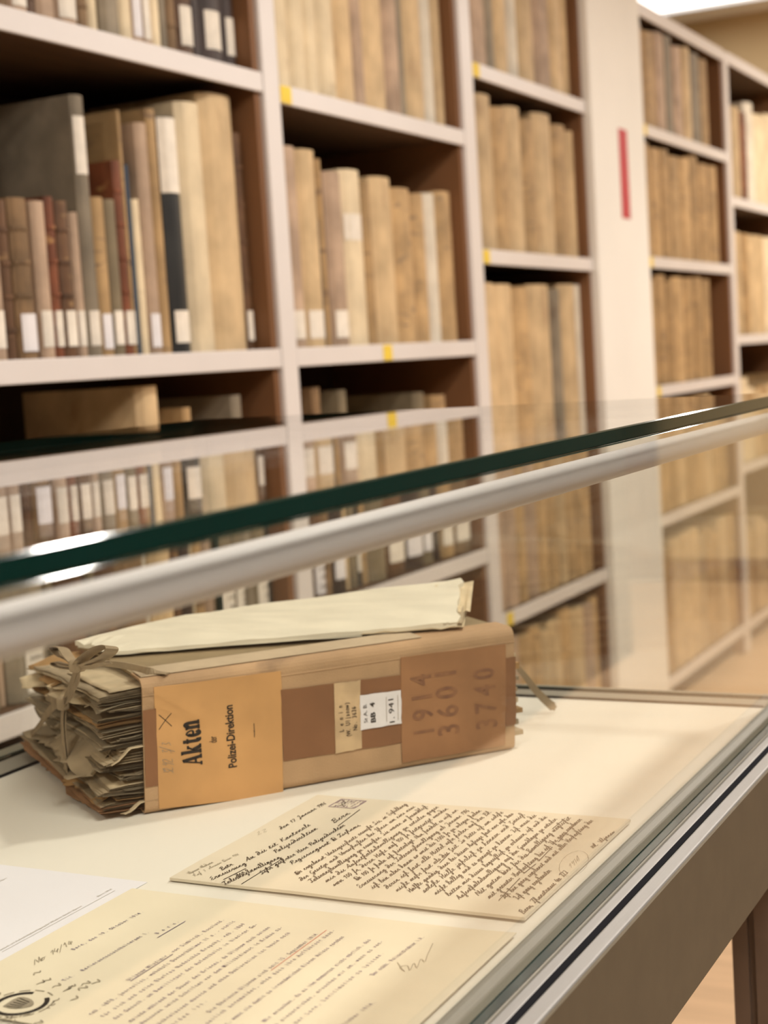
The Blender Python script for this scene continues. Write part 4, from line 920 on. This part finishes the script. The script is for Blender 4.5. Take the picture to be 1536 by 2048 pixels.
# typed letter, lower left
ty = on_z(1018, 1888, BZ).y+0.010
tc_ = [Vector((-0.679, ty-0.212, 0)), Vector((-0.679, ty, 0)), Vector((-0.379, ty, 0)), Vector((-0.379, ty-0.212, 0))]
tfn = lambda a, b: 0.0006+0.0045*max(0, b-0.75)**2*16*0.35
typed = paper('typed_letter', tc_, 'typed_paper', 'yellowish typewritten letter with violet typing and dark oval letterhead crest', BZ+0.0011, 0.0006, tfn)
TP = Page(tc_[0], BZ+0.0017, tfn, 0.212, 0.300)
tv = []
PIT = 0.00254*0.86
def ty_(txt, p0, p1, sz=0.0046, bold=0.02):
    (s0, t0), (s1, t1) = TP.st(*p0), TP.st(*p1)
    q = text2d(txt, sz, 0.62, bold, pitch=(s1-s0)/(len(txt)*sz)); dt = (t1-t0)/(s1-s0)
    tv.append(([(s0+x, -(t0+dt*x)+y) for x, y in q[0]], q[1]))
ty_('Bern, den 19. Oktober 1914.', (148, 1903), (289, 1826)); ty_('Tit.', (130, 1965), (152, 1953)); ty_('Regierungsstatthalteramt I.', (167, 1945), (300, 1867)); ty_('B e r n.', (315, 1871), (360, 1846))
tl = ['Uljanow Wladimir, von Simbirsk, Russland.', 'geb. 1870, Journalist, wohnhaft Donnerbühlweg 11 a. - stellt', 'für sich und seine Ehefrau Nadeschda Krupsky, geb. 1869', 'das Gesuch, um Bewilligung des Aufenthalts in hiesiger Ge-', 'meinde während der Dauer des Krieges, da Uljanow nach seinen', 'Aussagen seine Schriften vor dem Militärdienst in Krakau zu-', 'rückgelassen musste und ohne Deklaration ist heute noch', 'worden ist.']
ends = [(450, 1842), (472, 1845), (492, 1850), (517, 1851), (542, 1857), (567, 1857), (582, 1868), None, (637, 1871), (672, 1863), (690, 1876), (743, 1882), (768, 1885), (769, 1909)]
tl2 = ['Die Eheleute Uljanow sind seit 12. September 1914', 'polizeilich angemeldet, ohne dass ihre Aufführung bean-', 'standet, wenn sie damit zu irgendwelchen Klagen Anlass gegeben']
tl3 = ['Wir ersuchen, da es ihm momentan nicht möglich, das', 'Schriften einzureichen, ersuchen wir um, wenn es von-', 'nöten in der Lage, Legitimation zu leisten.']
all_t = tl+tl2+tl3
sL = 0.020
lt = {}
for k, tx in enumerate(all_t):
    e = ends[k]
    if e is None: s1, t = sL+0.04, (TP.st(*ends[k-1])[1]+TP.st(*ends[k+1])[1])/2-0.001
    else: s1, t = TP.st(*e)
    s0 = sL if k not in (0, 8, 11) else sL+0.026
    if k == 0: s0 = TP.st(255, 1964)[0]
    q = text2d(tx, 0.0046, 0.62, 0.02, pitch=(s1-s0)/(len(tx)*0.0046)); tv.append(([(s0+x, -t+y) for x, y in q[0]], q[1])); lt[k] = (s0, s1, t)
ty_('Der städt. Polizeidirektor i.V.', (748, 1954), (850, 1877)); ty_('Bern, den 20. Oktober 1914.', (600, 2120), (754, 2008))
TP.put('typing', join(*tv)[:2], 'ink_violet', typed)
s0, s1, t = lt[0]; a_, b_ = TP.st(315, 1878), TP.st(371, 1845)
TP.put('typed_underline', ribbon2d([[(s0, -t-.0012), (s0+0.045, -t-.0012)], [(a_[0], -a_[1]), (b_[0], -b_[1])]], 0.0006), 'ink_violet', typed)
s0, s1, t = lt[8]
TP.put('red_underline', ribbon2d([[(s1-0.062, -t-.0016), (s1+0.008, -t-.0016)]], 0.0006), 'ink_red', typed)
sg = [TP.st(*p) for p in ((795, 1928), (803, 1940), (810, 1947), (800, 1938), (815, 1935), (820, 1945), (828, 1930), (834, 1940), (842, 1922), (850, 1928), (856, 1912), (866, 1890))]
pn = [catmull([(s, -t) for s, t in sg], 4)]
pn += TP.line('No 14/14', (70, 1932), (146, 1890), 0.0032, rnd=hr)
TP.put('pencil_note', ribbon2d(pn, 0.00045), 'pencil', typed)
# letterhead crest: oval ring, shield, banner lettering
cs_, ct_ = TP.st(42, 2010)
cr = []
def ell(rx, ry, a0, a1, n=26): return [(cs_+rx*cos(a0+(a1-a0)*k/n), -ct_+ry*sin(a0+(a1-a0)*k/n)) for k in range(n+1)]
TP.put('crest_ring', ribbon2d([ell(.0155, .0155, 0.2, 5.6)], 0.0030), 'ink', typed)
sh = catmull([(cs_-.007, -ct_+.008), (cs_+.007, -ct_+.008), (cs_+.007, -ct_-.002), (cs_, -ct_-.009), (cs_-.007, -ct_-.002), (cs_-.007, -ct_+.008)], 3)
TP.put('crest_shield', (sh[:-1], [list(range(len(sh)-1))]), 'pencil', typed)
cr = [ell(.0195, .0195, -0.6+0.5*k, -0.25+0.5*k, 5) for k in range(12)]+[[(cs_-.006+.003*k, -ct_+.006), (cs_-.005+.002*k, -ct_-.004)] for k in range(5)]
for k in range(26):
    x, y = cs_+hr.uniform(-.03, .04), -ct_+hr.uniform(-.03, .026)
    if math.hypot(x-cs_, y+ct_) > .019: cr.append(catmull([(x, y), (x+.003, y+hr.uniform(-.002, .003)), (x+.005, y+hr.uniform(-.003, .001)), (x+.007, y+.001)], 3))
TP.put('crest_ornament', ribbon2d(cr, 0.0009), 'pencil', typed)

# white printed sheet at the edge
wc = [Vector((-0.888, 0.897-0.297, 0)), Vector((-0.888, 0.897, 0)), Vector((-0.679, 0.897, 0)), Vector((-0.679, 0.897-0.297, 0))]
white = paper('printed_sheet', wc, 'white_paper', 'plain white printed sheet beside the typewritten letter', BZ+0.0004, 0.0003)
WP = Page(wc[0], BZ+0.0007, None)
vv = []
for (p0, p1, tx) in (((5, 1903), (165, 1813), 'Gesuch um Aufenthaltsbewilligung für Wladimir Iljitsch Uljanow'), ((197, 1794), (225, 1779), 'Bern 1914'), ((-60, 1790), (15, 1757), 'Staatsarchiv des Kantons Bern')):
    (s0, t0), (s1, t1) = WP.st(*p0), WP.st(*p1); q = text2d(tx, 0.0028); q = wide(q, s1-s0); vv.append(([(s0+x, -t1+y) for x, y in q[0]], q[1]))
WP.put('print', join(*vv)[:2], 'pencil', white)
a_, b_ = WP.st(5, 1905), WP.st(228, 1781)
WP.put('rule', ribbon2d([[(a_[0], -b_[1]-.0012), (b_[0], -b_[1]-.0012)]], 0.0003), 'pencil', white)
